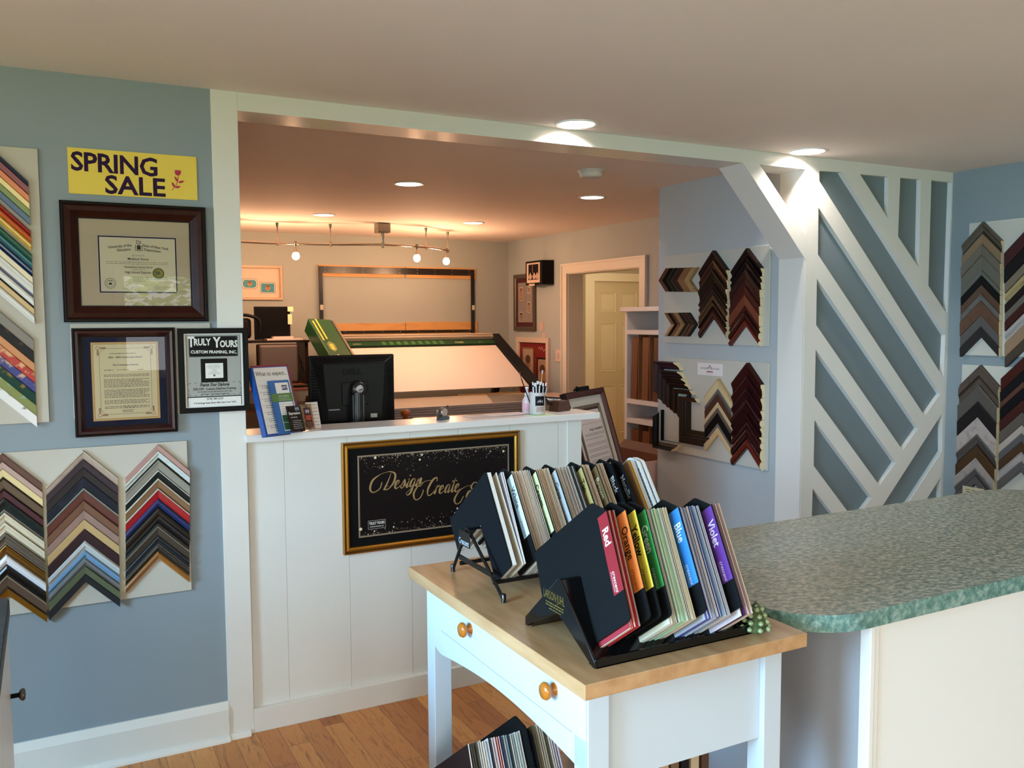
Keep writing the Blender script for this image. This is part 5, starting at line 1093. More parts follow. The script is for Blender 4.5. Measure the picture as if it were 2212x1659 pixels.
# lower shelf rack
SZ = .25; STY, STZ = 1.93, SZ+.290; SL = rad(8)
def sxp(px): return at(px, 1605-(px-1008)*.2, 1, STY).x-math.tan(SL)*.29
place_card(sxp(1008), STY, STZ-.0, SL+.02, '2A1E1E', 'dark brown end card of the rack on the lower shelf', None, .275, .13, .003, CORW, 'divider_card', 'divider card', 0, base=SZ)
cols = [('4A4438', 'olive grey')]*3+[('8A8A84', 'grey'), ('C8CCCC', 'white'), ('D8D8D0', 'white'), ('D0CCC4', 'white'), ('C8D8E8', 'pale blue'), ('30343A', 'dark grey'), ('C0B0B8', 'dusty lilac'), ('C8B8C0', 'dusty lilac'), ('A82838', 'red'), ('B04048', 'red'), ('2A3450', 'navy'), ('8AA0B0', 'steel blue'), ('788C94', 'steel blue'), ('2A3A40', 'dark grey'), ('A0A8A4', 'grey'), ('9AA4A0', 'grey'), ('B8C4C0', 'pale grey green'), ('A8B4B0', 'pale grey green'), ('C8CCC8', 'white')]
pack(sxp(1018), sxp(1122), cols, 'on the lower shelf, left of the black card', 'mat samples on the lower shelf', STY, STZ, SL, .27, .13, base=SZ)
divider(sxp(1128), STY, STZ+.006, SL, None, None, None, 'black divider card in the middle of the lower shelf rack', .29, .13, base=SZ)
divider(sxp(1139), STY, STZ, SL, None, 'crescent', 'B0B8C0', 'dark divider card with silver lettering on the lower shelf rack', .28, .13, black='141A26', fs=.024, base=SZ, up=.02)
pack(sxp(1149), sxp(1192), [('8A8068', 'khaki'), ('8A8068', 'khaki'), ('A8A48C', 'pale khaki'), ('A8A48C', 'pale khaki'), ('B8B49C', 'pale khaki'), ('5A5440', 'olive'), ('C0B0A0', 'beige'), ('C8B8A8', 'beige'), ('B8A8B0', 'lilac grey'), ('C8B8C8', 'lilac grey')], 'on the lower shelf, right of the black card', 'mat samples at the right of the lower shelf', STY, STZ+.006, SL, .27, .13, base=SZ)
t = thing('shelf_rack', 'black rack under the mat samples on the lower shelf', 'display rack', I4, (1.05, 1.99, SZ))
part('ridge_bar', G().box(.90, 1.22, 1.95, 1.97, SZ+.09, SZ+.10), WIRE, t)
for x_ in (.90, 1.22):
    for y_ in (1.80, 2.12): part('leg', G().tube([(x_, 1.96, SZ+.095), (x_, y_, SZ+.005)], .004, 8), WIRE, t)
# wooden frame samples standing on the lower shelf at the right
wc = [('7A5A3C', 'brown'), ('9A7A58', 'light wood'), ('5A3A24', 'dark wood'), ('A88A68', 'pale wood'), ('6A4A30', 'walnut'), ('1A1816', 'black'), ('B8A080', 'natural wood'), ('4A2E1E', 'espresso')]
for i, (c, nm) in enumerate(wc):
    x_ = 1.165+i*.031; h_ = .36-.0*i+.012*(i % 3)
    g = G().prism([(0, 0), (.022, 0), (.022, h_-.01), (.012, h_), (0, h_)], 0, .12, M=Matrix(((1, 0, 0, 0), (0, 0, 1, 0), (0, 1, 0, 0), (0, 0, 0, 1))))
    single('moulding_strip', g, mat(c, .5, kind='wood', h2=c, sc=8), '%s moulding offcut standing on the lower shelf, %s from the left' % (nm, ORD[i]), 'frame sample', T(x_, 1.62-.0*i, SZ) @ RX(-.0), group='moulding offcuts on the lower shelf')

# ---- small glass tree behind the rack
p = at(1632, 1366, 2, TZ)
GLS = mat('5E7048', .08, kind='glass', ior=1.45)
t = thing('glass_tree', 'small green glass tree ornament on the table corner behind the front rack', 'ornament', T(p.x, p.y, TZ) @ RZ(.6))
g = G()
lv = [(.0, .010), (.013, .034), (.027, .028), (.040, .021), (.053, .014)]
g.lathe([(.012, .0), (.030, .012), (.014, .024), (.026, .026), (.011, .038), (.020, .040), (.008, .052), (.014, .054), (.001, .072)], 10, 0)
rng = random.Random(5)
for (h, r, n_) in ((.014, .030, 8), (.028, .025, 7), (.042, .019, 6), (.056, .013, 5)):
    for k in range(n_):
        a_ = 2*pi*k/n_+h*40; g.lathe([(.0005, -.006), (.0055, -.003), (.0062, 0), (.0055, .003), (.0005, .006)], 8, 1, M=T(r*cos(a_), r*sin(a_), h), caps=False)
part('branches', g, [mat('4A5A38', .1, spec=1), mat('8A9A70', .08, spec=1)], t)

# ================================================================== green laminate counter island
LZ = .905
LAM = mat('8A9488', .32, kind='laminate', h2='54625C', h3='C4C2B2'); LAME = mat('5E857E', .4, kind='laminate', h2='3A625C', h3='8FAAA2')
cx0, cy0, cx1, cy1 = 1.492, 1.402, 3.50, 2.19
def arc(cx, cy, r, a0_, a1_, n=12): return [(cx+r*cos(rad(a0_+(a1_-a0_)*k/n)), cy+r*sin(rad(a0_+(a1_-a0_)*k/n))) for k in range(n+1)]
P = arc(cx0+.20, cy0+.20, .20, 180, 270)+arc(cx1-.22, cy0+.22, .22, 270, 360)+arc(cx1-.22, cy1-.22, .22, 0, 90)+arc(cx0+.12, cy1-.12, .12, 90, 180)
single('laminate_worktop', G().prism(P, LZ-.042, LZ, 0, side=1), [LAM, LAME], 'grey green speckled laminate worktop with rounded corners and green edge', 'worktop', I4, (2.5, 1.8, LZ-.042))
t = thing('counter_base', 'white panelled base cabinet under the green laminate worktop, blue grey on its left end', 'cabinet', I4, (2.6, 1.8, 0))
bx = 1.735
part('body', G().box(bx, 3.40, 1.44, 2.12, 0, LZ-.042), mat('9EA2A8', .55), t)
part('front_panel', G().box(bx+.03, 3.40, 1.425, 1.44, 0, LZ-.042), mat('E2E4E2', .45), t)
part('corner_trim', G().box(bx-.006, bx+.010, 1.418, 1.45, 0, LZ-.042).box(bx+.013, bx+.028, 1.421, 1.44, 0, LZ-.042), mat('E2E4E2', .4), t, bevel=.002)
# ================================================================== cabinet at the left edge
t = thing('side_cabinet', 'white cabinet with dark worktop and black knob at the left picture edge', 'cabinet', I4, (-.4, 2.2, 0))
part('worktop', G().prism(arc(-.105-.03, 2.545-.03, .03, 0, 90, 5)+[(-.72, 2.545), (-.72, 1.2), (-.105, 1.2)], .862, .90), mat('3C3E42', .4, kind='mottle', h2='34363A', sc=30), t, bevel=.003)
part('body', G().box(-.70, -.13, 1.25, 2.55, 0, .862), WHITE2, t)
dd = part('door', G().box(-.13, -.112, 2.06, 2.53, .10, .85), WHITE2, t, bevel=.002)
me = mesh('knob', G().lathe([(.006, 0), (.006, .018), (.014, .022), (.016, .028), (.012, .033), (0, .034)], 16, [0, 0, 1, 1, 1]), [BLACK, mat('6A6864', .3, .7)]); me.transform(T(.4, -2.2, 0) @ T(-.112, 2.50, .655) @ RY(pi/2)); part('knob', me, None, dd)
part('door', G().box(-.13, -.112, 1.58, 2.05, .10, .85), WHITE2, t, bevel=.002)
# ================================================================== back room
# ---- picture with two small photos on the back wall
def pic(M, a0, a1, b0, b1, label, fm, w_=.03, d=.025, matc='C8B4A0', **k):
    t = thing('picture_frame', label, 'picture frame', M, ((a0+a1)/2, b0, 0))
    part('frame', G().frame(a0, a1, b0, b1, [(0, 0), (0, d), (w_*.8, d), (w_, d*.7), (w_, .005)]), fm, t)
    part('mat_board', G().box(a0+w_-.002, a1-w_+.002, b0+w_-.002, b1-w_+.002, .001, .006), mat(matc, .8), t)
    return t
MB_ = MF(BY)
x1, zt_ = at(609, 575, 1, BY-.02).x, at(609, 575, 1, BY-.02).z; zb_ = at(608, 648, 1, BY-.02).z
t = pic(MB_, 1.27, x1, zb_, zt_, 'pale wood framed picture with two small swimming pool photos on the back wall', mat('C9A888', .4), .025, .03, 'DCC4B0')
def photo(t, a, b, w_, h_, bg, oval=0, kind='swim'):
    g = G()
    if oval: g.add([(p[0], p[1], .0065) for p in rrect(a-w_/2-.012, a+w_/2+.012, b-h_/2-.012, b+h_/2+.012, .035, 5)], [tuple(range(24))], 2); g.add([(p[0], p[1], .007) for p in rrect(a-w_/2-.009, a+w_/2+.009, b-h_/2-.009, b+h_/2+.009, .033, 5)], [tuple(range(24))], 1); g.add([(p[0], p[1], .0075) for p in rrect(a-w_/2, a+w_/2, b-h_/2, b+h_/2, .028, 5)], [tuple(range(24))], 0)
    else: g.quad(a-w_/2-.01, a+w_/2+.01, b-h_/2-.01, b+h_/2+.01, .0065, 2); g.quad(a-w_/2-.007, a+w_/2+.007, b-h_/2-.007, b+h_/2+.007, .007, 1); g.quad(a-w_/2, a+w_/2, b-h_/2, b+h_/2, .0075, 0)
    g.disc(a, b+.002, h_*.27, .0079, 3, 16, ry=h_*.36); g.disc(a, b+h_*.2, h_*.24, .0082, 4, 12, ry=h_*.13)
    g.disc(a, b-h_*.12, h_*.1, .0083, 5, 10, ry=h_*.04); g.disc(a-h_*.1, b+.004, h_*.03, .0083, 4, 8); g.disc(a+h_*.1, b+.004, h_*.03, .0083, 4, 8)
    part('photo', g, [mat(bg, .5), mat('E0D0C0', .6), mat('3A2A24', .6), mat('C08060', .6), mat('7A4A30', .6), mat('7A2A24', .6)], t)
pm = at(539, 613, 1, BY); photo(t, pm.x, pm.z, .125, .075, '2E8A94', 1)
pm = at(578, 622, 1, BY); photo(t, pm.x, pm.z, .125, .085, '2E8A94')
# ---- wall mounted cutter rack: black steel frame on plywood strips
PLY = mat('D09A5C', .55, kind='wood', h2='B87E44', st=(1, 8, 8), sc=3)
STEEL = mat('1C1410', .3)
ax0, ax1, az0, az1 = 2.405, 4.095, 1.38, 2.135
t = thing('wall_rack', 'black steel wall frame mounted on plywood strips on the back wall', 'wall rack', MB_, ((ax0+ax1)/2, az0, 0))
am = (ax0+ax1)/2+.06
for (a, b, c, d) in ((ax0, am-.012, 2.03, az1+.01), (am+.012, ax1+.03, 2.03, az1+.01), (ax0, am-.003, 1.42, 1.565), (am+.003, ax1+.045, 1.42, 1.575)):
    part('plywood_strip', G().box(a, b, c, d, 0, .018), PLY, t, bevel=.001)
part('top_bar', G().box(ax0+.0, ax1, 2.065, 2.13, .018, .03), STEEL, t)
part('upright', G().box(ax0, ax0+.035, az0-.1, 2.13, .018, .04), STEEL, t)
part('upright', G().box(ax1-.035, ax1, az0-.05, 2.13, .018, .04), STEEL, t)
part('lower_bar', G().box(ax0+.03, ax1-.03, 1.468, 1.49, .018, .035), STEEL, t)
part('lower_bar', G().box(ax0+.03, ax1-.03, 1.40, 1.412, .0, .03), STEEL, t)
g = G()
for k in range(9):
    x = ax0+.06+k*(ax1-ax0-.12)/8
    for z_ in (2.115, 2.08): g.disc(x, z_, .004, .0305, 0, 8)
    g.disc(x, 1.479, .004, .0355, 0, 8)
part('screws', g, mat('B8A898', .4), t)
for x_ in (ax0+.004, ax1-.03): part('label_tag', G().box(x_, x_+.03, 1.70, 1.75, .04, .042), mat('C8B8A0', .6), t)
# ---- computerised mat cutter
XR = 4.12
pTR = Vector((4.06, 8.17, 1.445)); tilt = math.atan2(1.43-.99, 8.17-7.33)
CW_ = 1.52; CD_ = .95
M = MP3((XR-CW_, 7.30, .985), (1, 0, 0), (0, cos(tilt), sin(tilt)))
t = thing('mat_cutter', 'large tilted mat cutter with green rail and dark right side, behind the counter', 'mat cutter', M)
DG = mat('1C2620', .35)
part('bed', G().box(-.30, CW_, 0, CD_, -.03, -.01), mat('8A8078', .5), t)
part('side_cheek', G().box(CW_-.065, CW_+.06, -.03, CD_+.02, -.05, .02), mat('1A1A1E', .4), t, bevel=.006)
part('top_rail', G().box(-.32, CW_-.06, CD_-.09, CD_-.02, .015, .05).box(-.32, CW_-.06, CD_-.065, CD_-.045, .05, .06), mat('A89A86', .35, .15), t, bevel=.003)
part('brand_strip', G().box(-.3, CW_-.06, CD_-.175, CD_-.09, -.005, .012), mat('24402A', .4), t)
g = G(); g.text('valiani', .035, .0, CD_-.15, .0125, 0, bold=.02); g.text('mat', .062, 1.06, CD_-.155, .0125, 0, bold=.02); g.text('pro', .035, 1.30, CD_-.148, .0125, 0)
for k in range(9): g.quad(.25+k*.075, .29+k*.075, CD_-.165, CD_-.1, .0123, 1)
part('lettering', g, [mat('A8A078', .5), mat('3C6A34', .5)], t)
wb = G().prism([(-.1, -.035), (CW_-.075, -.035), (CW_-.07, CD_-.19), (-.1, CD_-.2)], 0, .006)
single('white_mat_sheet', wb, mat('D2C4BA', .6), 'large blank white mat board lying on the tilted cutter', 'mat board', M @ T(0, 0, -.008))
part('foot', G().box(.0, .06, .3, .36, -1.15, -.05), STEEL, t)
part('foot', G().box(CW_-.12, CW_-.06, .5, .56, -1.2, -.05), STEEL, t)
# green cutting head arm at left
gm = mat('1E4A28', .25); yl = mat('D8B848', .4)
pA, pB = at(706, 692, 1, 7.75), at(752, 786, 1, 7.2)
axv = (pA-pB).normalized()
M2 = MP3(pB-axv*.25, (1, .15, -.05), axv)
L_ = (pA-pB).length+.25
t = thing('cutting_head', 'dark green slanted cutting arm with yellow stripes at the left of the mat cutter', 'machine part', M2)
part('housing', G().box(-.11, .11, 0, L_+.02, -.14, .0), gm, t, bevel=.012)
part('chrome_edge', G().box(.11, .128, 0, L_, -.04, .004), mat('9A8C7C', .25, .7), t)
g = G().quad(-.085, -.070, L_-.32, L_-.02, .0012, 0); g.quad(-.048, -.033, L_-.30, L_+.01, .0012, 0)
g.add([(-.07, L_-.37, .0012), (-.035, L_-.33, .0012), (0, L_-.37, .0012), (0, L_-.45, .0012), (-.035, L_-.49, .0012), (-.07, L_-.45, .0012)], [(0, 1, 2, 3, 4, 5)], 2)
X = T(0, 0, .0015) @ RZ(-pi/2)
g.quad(-.05, -.02, L_-.46, L_-.375, .0015, 0)
g.text('mat pro', .045, -(L_-.53), -.035, 0, 1, 'LEFT', bold=.02, M=X); g.disc(.02, L_-.80, .05, .0013, 0, 20); g.disc(.02, L_-.80, .038, .0016, 2, 20)
part('markings', g, [yl, mat('D8D8D0', .5), mat('6A7A34', .5)], t)
single('machine_bracket', G().tube(spline([(0, 0, 0), (.0, .02, -.18), (.05, .0, -.36), (.06, 0, -.9)], 6), .028, 8).box(-.03, .05, -.03, .05, -.03, .01), STEEL, 'black bracket and hose below the green cutting arm', 'machine part', T(2.20, 7.75, 1.33))
# ---- work bench in front of the cutter
M3 = T(1.95, 6.42, .905)
t = thing('work_bench', 'long work bench with marked grey top and ribbed aluminium front rail, behind the counter', 'bench', M3)
BW = 2.02
part('bench_top', G().box(0, BW, 0, .86, -.03, 0), mat('A89888', .35, kind='mottle', h2='94846F', sc=6, st=(1, 5, 1)), t)
g = G()
for k, (z0, z1, y) in enumerate(((-.012, .01, -.04), (-.028, -.016, -.048), (-.05, -.032, -.044), (-.066, -.054, -.05), (-.09, -.070, -.045))): g.box(-.3, BW+.35, y, 0, z0, z1)
g.box(-.3, BW+.35, -.035, 0, -.09, .008)
part('front_rail', g, mat('A89C96', .35, .2), t, bevel=.002)
part('front_panel', G().box(-.3, BW+.3, -.01, .0, -.9, -.09), mat('2C3234', .5), t)
part('leg', G().box(.0, .05, .8, .85, -.9, -.03), STEEL, t); part('leg', G().box(BW-.05, BW, .8, .85, -.9, -.03), STEEL, t)
part('extension', G().box(BW, BW+.35, .02, .86, -.03, -.012), mat('A88A80', .3), t)
g = G().prism([(1.30, .02), (1.95, .02), (2.0, .62), (1.62, .80)], .001, .003)
single('grey_sheet', g, mat('544E48', .35, kind='mottle', h2='685E54', sc=12, st=(1, 6, 1)), 'dark grey glossy sheet lying on the right of the work bench', 'sheet', M3)
single('wood_strip', G().box(1.35, 2.0, .84, .87, .0, .012), mat('B8905C', .5), 'thin light wood strip at the foot of the white board on the bench', 'strip', M3)
# ---- desk area at far left
DSK = mat('8A4A22', .4, kind='wood', h2='6E3616', st=(1, 8, 8))
t = thing('computer_desk', 'reddish brown computer desk with shelves at the back left of the back room', 'desk', I4, (1.9, 7.75, 0))
part('desk_top', G().box(1.2, 2.25, 7.45, 8.2, .995, 1.02), DSK, t, bevel=.003)
part('shelf', G().box(1.2, 2.25, 7.6, 8.2, .82, .84), DSK, t)
part('side_panel', G().box(2.22, 2.25, 7.5, 8.2, 0, .995), DSK, t); part('side_panel', G().box(1.2, 1.23, 7.5, 8.2, 0, .995), DSK, t)
part('riser', G().box(1.25, 2.12, 7.9, 8.25, 1.40, 1.42).box(1.26, 1.29, 7.92, 8.22, 1.02, 1.40).box(2.08, 2.11, 7.92, 8.22, 1.02, 1.40), mat('2A1C18', .4), t)
p0, p1 = at(549, 662, 1, 8.0), at(628, 733, 1, 8.0)
t = thing('flat_monitor', 'switched off black monitor with a sticky note on its corner, below the pool photos', 'monitor', I4, ((p0.x+p1.x)/2, 8.0, 1.42))
part('bezel', G().box(p0.x, p1.x, 8.0, 8.03, p1.z, p0.z), BLACK, t, bevel=.004)
part('screen', G().box(p0.x+.014, p1.x-.016, 7.997, 8.001, p1.z+.02, p0.z-.014), mat('080606', .6, spec=.1), t)
part('stand', G().box((p0.x+p1.x)/2-.05, (p0.x+p1.x)/2+.05, 8.0, 8.05, 1.42, p1.z+.02), mat('A8A098', .4), t)
part('maker_mark', G().text('DELL', .018, (p0.x+p1.x)/2, p1.z+.004, 0, 0, M=Matrix(((1, 0, 0, 0), (0, 0, -1, 7.9985), (0, 1, 0, 0), (0, 0, 0, 1)))), mat('A8A8A8', .4), t)
g = G()
for k in range(4): g.disc(p1.x-.09+k*.02, p1.z+.01, .003, 0, 0, 8, M=None)
single('sticky_note', G().box(p1.x-.03, p1.x+.015, 7.985, 7.99, p0.z-.16, p0.z-.075).prism(circ(p1.x-.005, -(p0.z-.035), .026, 14), 7.985, 7.99, M=RX(-pi/2) @ T(0, 0, 0)) if False else G().box(p1.x-.025, p1.x+.012, 7.985, 7.99, p0.z-.16, p0.z-.07).box(p1.x-.025, p1.x+.025, 7.984, 7.99, p0.z-.045, p0.z-.002), mat('EAD8A8', .6), 'pale yellow sticky notes on the right edge of the dark monitor', 'sticky note')
p0, p1 = at(560, 746, 1, 7.75), at(646, 832, 1, 7.75)
t = thing('monitor_back', 'grey brown rear of a second flat monitor standing below the black one', 'monitor', I4, ((p0.x+p1.x)/2, 7.75, 1.02))
part('rear_shell', G().box(p0.x, p1.x, 7.75, 7.79, 1.05, p0.z), mat('6E5A4C', .4), t, bevel=.018)
part('edge', G().box(p0.x-.02, p1.x+.012, 7.77, 7.80, 1.04, p0.z+.01), mat('2C221E', .4), t, bevel=.012)
part('badge', G().lathe([(.022, 0), (.022, .003), (0, .003)], 20, M=T((p0.x+p1.x)/2-.02, 7.75, 1.16) @ RX(pi/2)), mat('8A7A6C', .3, .5), t)
part('foot', G().box(p0.x+.1, p1.x-.1, 7.70, 7.86, 1.02, 1.035).box((p0.x+p1.x)/2-.03, (p0.x+p1.x)/2+.03, 7.78, 7.80, 1.03, 1.08), BLACK, t)
g = G()
for k in range(4): g.tube(spline([(p1.x-.0+.01*k, 7.76, 1.30-.05*k), (p1.x+.03+.01*k, 7.74, 1.2-.03*k), (p1.x+.01+.02*k, 7.72, 1.10), (p1.x+.07+.02*k, 7.72, 1.03)], 6), .003, 6)
single('cables', g, BLACK, 'tangle of thin black cables right of the grey brown monitor', 'cables')
single('keyboard', G().box(p1.x-.12, p1.x+.14, 7.52, 7.64, 1.02, 1.035), BLACK, 'black keyboard edge on the reddish desk', 'keyboard', bevel=.003)
single('router', G().box(p1.x+.09, p1.x+.18, 7.7, 7.8, 1.02, 1.10), BLACK, 'small black box at the right of the desk', 'device', bevel=.006)
single('paper_pad', G().box(p1.x+.10, p1.x+.16, 7.69, 7.74, 1.102, 1.12), mat('D8B0A0', .6), 'small pale pad on top of the black box', 'paper')
for i in range(4): single('paper_stack', G().box(2.02+.004*i, 2.20, 7.55, 7.75, .843+i*.022, .861+i*.022), mat('D8B8A8', .7), 'pale bundle of papers on the desk shelf beside the monitor, %s from the bottom' % ORD[i], 'paper', group='paper bundles on the desk shelf')
single('white_papers', G().box(1.74, 2.06, 7.9, 8.06, 1.421, 1.436).box(1.80, 1.98, 7.92, 8.02, 1.436, 1.455), mat('D8C0B4', .7), 'white papers lying under the black monitor', 'paper')
t = thing('office_chair_back', 'dark shapes of a black printer beside the black monitor, partly hidden by the white board', 'printer', I4, (1.5, 7.9, 1.02))
part('body', G().box(1.30, 1.60, 7.85, 8.15, 1.44, 1.62), mat('1A1412', .4), t, bevel=.03)
part('tray', G().tube(spline([(1.44, 7.84, 1.64), (1.56, 7.84, 1.645), (1.66, 7.84, 1.60), (1.66, 7.84, 1.5)], 5), .014, 8), BLACK, t)
t.name = 'printer'; ROOT['printer'] = (1.5, 7.9, 1.02)
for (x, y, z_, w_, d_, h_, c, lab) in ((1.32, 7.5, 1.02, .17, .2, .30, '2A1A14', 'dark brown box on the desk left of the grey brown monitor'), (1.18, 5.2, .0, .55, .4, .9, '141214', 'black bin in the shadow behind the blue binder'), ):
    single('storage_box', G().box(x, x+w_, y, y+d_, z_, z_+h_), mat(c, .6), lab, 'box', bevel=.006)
single('orange_folder', G().box(1.02, 1.34, 4.7, 4.95, .94, .955), mat('C0562A', .5), 'orange folder behind the counter below the framed notice', 'folder', T(0, 0, 0))
single('drawer_cart', G().box(.95, 1.45, 4.6, 5.1, 0, .94), mat('1A1616', .5), 'low black cart behind the left end of the counter', 'cart', bevel=.004)
# ---- right wall of the back room
MBR = MS(BX)
def sb(px, py): return sa(px, py, BX-.02)
t = pic(MBR, -8.44, -7.975, 1.475, 2.075, 'grey framed collage of four small photos on the far side wall', mat('5C5048', .35, .3), .045, .025, '4A1A20')
part('inner_mat', G().box(-8.365, -8.05, 1.565, 1.985, .006, .009), mat('8A8280', .8), t)
for (u, v, w_, h_, r, c) in ((.25, .72, .075, .14, .1, '8A5040'), (.78, .8, .06, .07, -.15, '6A5A50'), (.76, .38, .065, .11, -.15, '5A5450'), (.25, .14, .07, .10, 0, '3A2A30')):
    cx_, cy_ = -8.365+.315*u, 1.565+.42*v
    g = G().box(-w_/2, w_/2, -h_/2, h_/2, 0, .003, 0).quad(-w_/2+.008, w_/2-.008, -h_/2+.008, h_/2-.008, .0034, 1).disc(0, .005, w_*.2, .004, 2, 12, ry=h_*.22).disc(0, -h_*.25, w_*.3, .0038, 2, 10, ry=h_*.12)
    me = mesh('photo', g, [mat('C8B8A8', .6), mat(c, .6), mat('B08A70', .6)]); me.transform(T(8.2075, -1.475, 0) @ T(cx_, cy_, .009) @ RZ(r)); part('photo', me, None, t)
t = thing('shadow_box', 'deep black shadow box with a flower photo high on the far side wall', 'picture frame', MBR, (-7.78, 1.95, 0))
part('box', G().box(-7.955, -7.62, 1.945, 2.185, 0, .14), mat('100C0C', .4), t, bevel=.002)
g = G().box(-7.925, -7.66, 1.965, 2.165, .14, .143, 0); g.quad(-7.89, -7.685, 1.995, 2.15, .1435, 1)
for s_ in (-.05, .03, .09): g.add([(-7.80+s_+a*.04, 2.03+b*.035, .144) for a, b in ((-.9, 0), (-.6, -.7), (0, -.9), (.6, -.7), (.9, 0), (.4, .6), (0, 1.2), (-.4, .6))], [tuple(range(8))], 2)
g.ribbon([(-7.80, 2.06), (-7.81, 2.11), (-7.80, 2.145)], .006, .144, 2); g.quad(-7.88, -7.76, 1.935, 1.955, .1445, 0)
part('photo', g, [mat('D0B8A8', .6), mat('140C10', .5), mat('B89888', .6)], t)
t = thing('picture_frame', 'white framed red mat with two magazine covers leaning low on the far side wall', 'picture frame', MBR, (-8.03, .9, 0))
a0, a1, b0, b1 = -8.38, -7.69, .62, 1.405
part('frame', G().frame(a0, a1, b0, b1, [(0, 0), (0, .03), (.05, .03), (.055, .022), (.055, .006)]), mat('D8C4B8', .4), t)
part('mat_board', G().box(a0+.05, a1-.05, b0+.05, b1-.05, .001, .008), mat('7A1218', .7), t)
for (u0, u1, v0, v1, f, c1_, c2_) in ((-8.27, -8.02, .88, 1.30, '8A6A34', 'B8A090', '9A3A30'), (-7.95, -7.73, .80, 1.20, '2A1014', 'A88A78', '9A2A28')):
    g = G().frame(u0, u1, v0, v1, [(0, .008), (0, .014), (.015, .014), (.018, .010)], 0); g.quad(u0+.015, u1-.015, v0+.015, v1-.015, .0105, 1)
    m_ = (u0+u1)/2; vm = (v0+v1)/2; g.disc(m_, vm+.04, .05, .011, 2, 16, ry=.07); g.disc(m_, vm+.085, .055, .0114, 4, 16, ry=.045); g.add([(m_-.08, v0+.02, .0108), (m_+.08, v0+.02, .0108), (m_+.05, vm-.04, .0108), (m_-.05, vm-.04, .0108)], [(0, 1, 2, 3)], 3)
    g.disc(m_-.018, vm+.05, .006, .0115, 4, 8); g.disc(m_+.018, vm+.05, .006, .0115, 4, 8); g.disc(m_, vm+.012, .014, .0115, 3, 10, ry=.005)
    for k in range(4): g.quad(u0+.02, u0+.06, vm+.02-k*.02, vm+.03-k*.02, .0112, 5)
    part('magazine_cover', g, [mat(f, .4), mat(c1_, .5), mat('B07A60', .6), mat(c2_, .5), mat('5A3424', .6), mat('D8C8C0', .6)], t)
g = G(); g.ribbon(spline([(-7.93, 1.29), (-7.90, 1.31), (-7.88, 1.28), (-7.85, 1.31), (-7.82, 1.27), (-7.78, 1.29), (-7.75, 1.26)], 4), .005, .0085); part('signature', g, mat('D8B8B0', .6), t)
for (px, py, w_, h_, lab) in ((1166, 705, .10, .085, 'small white title card right of the photo collage frame'), (1172, 724, .07, .055, 'small white title card above the white framed magazine covers')):
    a, b = sb(px, py); single('title_card', G().box(a-w_/2, a+w_/2, b-h_/2, b+h_/2, 0, .004), mat('C8B0A8', .6), lab, 'card', MBR, (a, b, 0))
t = thing('light_switch', 'white double light switch plate left of the hall doorway', 'light switch', MBR, (-7.54, 1.17, 0))
part('plate', G().box(-7.585, -7.485, 1.17, 1.295, 0, .006), mat('D8C4BC', .4), t, bevel=.002); part('rocker', G().box(-7.55, -7.52, 1.205, 1.26, .006, .010), mat('C8B4AC', .4), t)
# ---- white bin rack for moulding and sheets, facing left
rx_, ry0_, ry1_ = 4.10, 4.75, 5.79
WR_ = mat('DDD2CA', .45)
t = thing('sheet_rack', 'tall white shelf rack holding upright brown boards, at the right of the back room', 'rack', I4, (4.3, 5.3, 0))
part('top_board', G().box(rx_-.03, 4.50, ry0_, ry1_+.03, 1.655, 1.69), WR_, t, bevel=.002)
part('side_panel', G().box(rx_, 4.50, ry1_-.03, ry1_, 0, 1.655), WR_, t); part('side_panel', G().box(rx_, 4.50, ry0_, ry0_+.03, 0, 1.655), WR_, t)
part('back_panel', G().box(4.48, 4.50, ry0_, ry1_, 0, 1.655), WR_, t)
for z_ in (1.475, .925, .84-.07, .08): part('shelf', G().box(rx_, 4.48, ry0_+.03, ry1_-.03, z_, z_+.035), WR_, t)
for lvl, (z0, z1) in enumerate(((.96, 1.475), (.115, .77))):
    for k in range(6): part('divider', G().box(rx_+.01, 4.46, ry1_-.17-k*.145, ry1_-.165-k*.145, z0, z1), mat('8A5A34', .6), t)
BRW = ['6A3818', '744020', '5E3014', '6E3A1A', '68361A']
for lvl, (z0, h_, nm) in enumerate(((.962, .49, 'upper'), (.117, .60, 'lower'))):
    for k in range(5):
        y_ = ry1_-.10-k*.145
        g = G().box(0, .36, -.04, .04, 0, h_)
        single('brown_board', g, mat(BRW[k], .55), 'brown board standing in the %s bay of the white rack, %s from the far end' % (nm, ORD[k]), 'board', T(rx_+.015, y_, z0) @ RX(.03), group='brown boards in the %s bay' % nm)
g = G()
for k in range(6): single('white_clip', G().box(0, .012, 0, .03, 0, .028), WR_, 'small white tab on the brown boards, %s from the top' % ORD[k], 'tab', T(rx_-.004, 5.30+.003*k, 1.33-k*.073), group='white tabs between the brown boards')
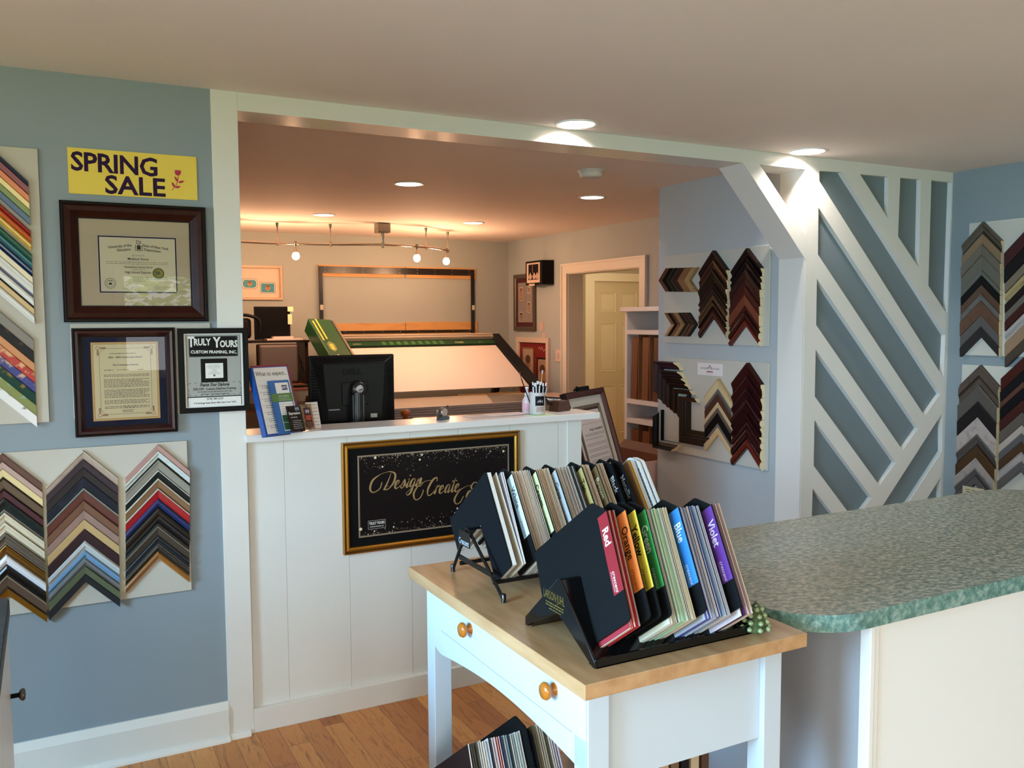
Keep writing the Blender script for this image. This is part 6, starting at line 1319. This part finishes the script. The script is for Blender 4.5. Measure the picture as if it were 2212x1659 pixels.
# ---- carton and white printed box on the floor behind the counter end
t = thing('printed_carton', 'big open pale carton with dark printing on the floor behind the mat samples', 'carton', T(3.22, 4.66, 0))
part('front', G().box(0, .01, 0, 1.0, 0, .655), mat('C8A8A0', .7), t); part('side', G().box(0, .5, 0, .01, 0, .655), mat('C8A8A0', .7), t)
part('back', G().box(.5, .51, 0, 1.0, 0, .655), mat('6A4028', .7), t); part('side', G().box(0, .5, .99, 1.0, 0, .655), mat('6A4028', .7), t)
g = G(); X = Matrix(((0, 0, -1, -.0006), (-1, 0, 0, .30), (0, 1, 0, .0), (0, 0, 0, 1)))
g.text('SAMPLES', .06, 0, .46, 0, 0, bold=.02, M=X); g.text('ENCLOSED', .06, 0, .38, 0, 0, bold=.02, M=X)
for y_ in (.55, .53, .345, .325): g.quad(-.25, .25, y_, y_+.006, 0, 0, M=X)
part('printing', g, mat('6A3A38', .7), t)
part('flap', G().box(0, .01, 0, .5, 0, .10, M=T(.5, .2, .64) @ RY(.9)), mat('5A3420', .7), t)
# ================================================================== trees outside the shop window (they show in the picture glass)
rng = random.Random(11)
LEAF = mat('7FA03A', .6, kind='mottle', h2='B8CC60', sc=9)
def tree(x, y, h, r, label):
    t = thing('tree', label, 'tree', T(x, y, -.3))
    part('trunk', G().tube([(0, 0, 0), (.05, .05, h*.5), (0, 0, h)], [.14, .1, .05], 8), mat('5A4A3A', .8), t)
    g = G()
    for k in range(900):
        a_, b_, q_ = rng.uniform(0, 2*pi), math.acos(rng.uniform(-1, 1)), r*rng.random()**.4
        c_ = Vector((q_*sin(b_)*cos(a_), q_*sin(b_)*sin(a_), h+q_*cos(b_)*.9)); s_ = rng.uniform(.07, .15)
        M = T(*c_) @ RZ(rng.uniform(0, 6)) @ RX(rng.uniform(0, 3))
        g.add([(-s_, 0, 0), (0, -s_*.5, .02), (s_, 0, 0), (0, s_*.5, .02)], [(0, 1, 2, 3)], 0, M=M)
    part('crown', g, LEAF, t)
tree(2.3, -8.5, 2.9, 1.5, 'bright green tree outside the shop window, seen mirrored in the certificate glass')
tree(5.2, -9.5, 2.6, 1.4, 'second green tree outside the shop, further from the door')
single('lawn', G().box(-14, 14, -26, -2.9, -.40, -.31), mat('6A8A3A', .9), 'green lawn outside the shop window', 'lawn')
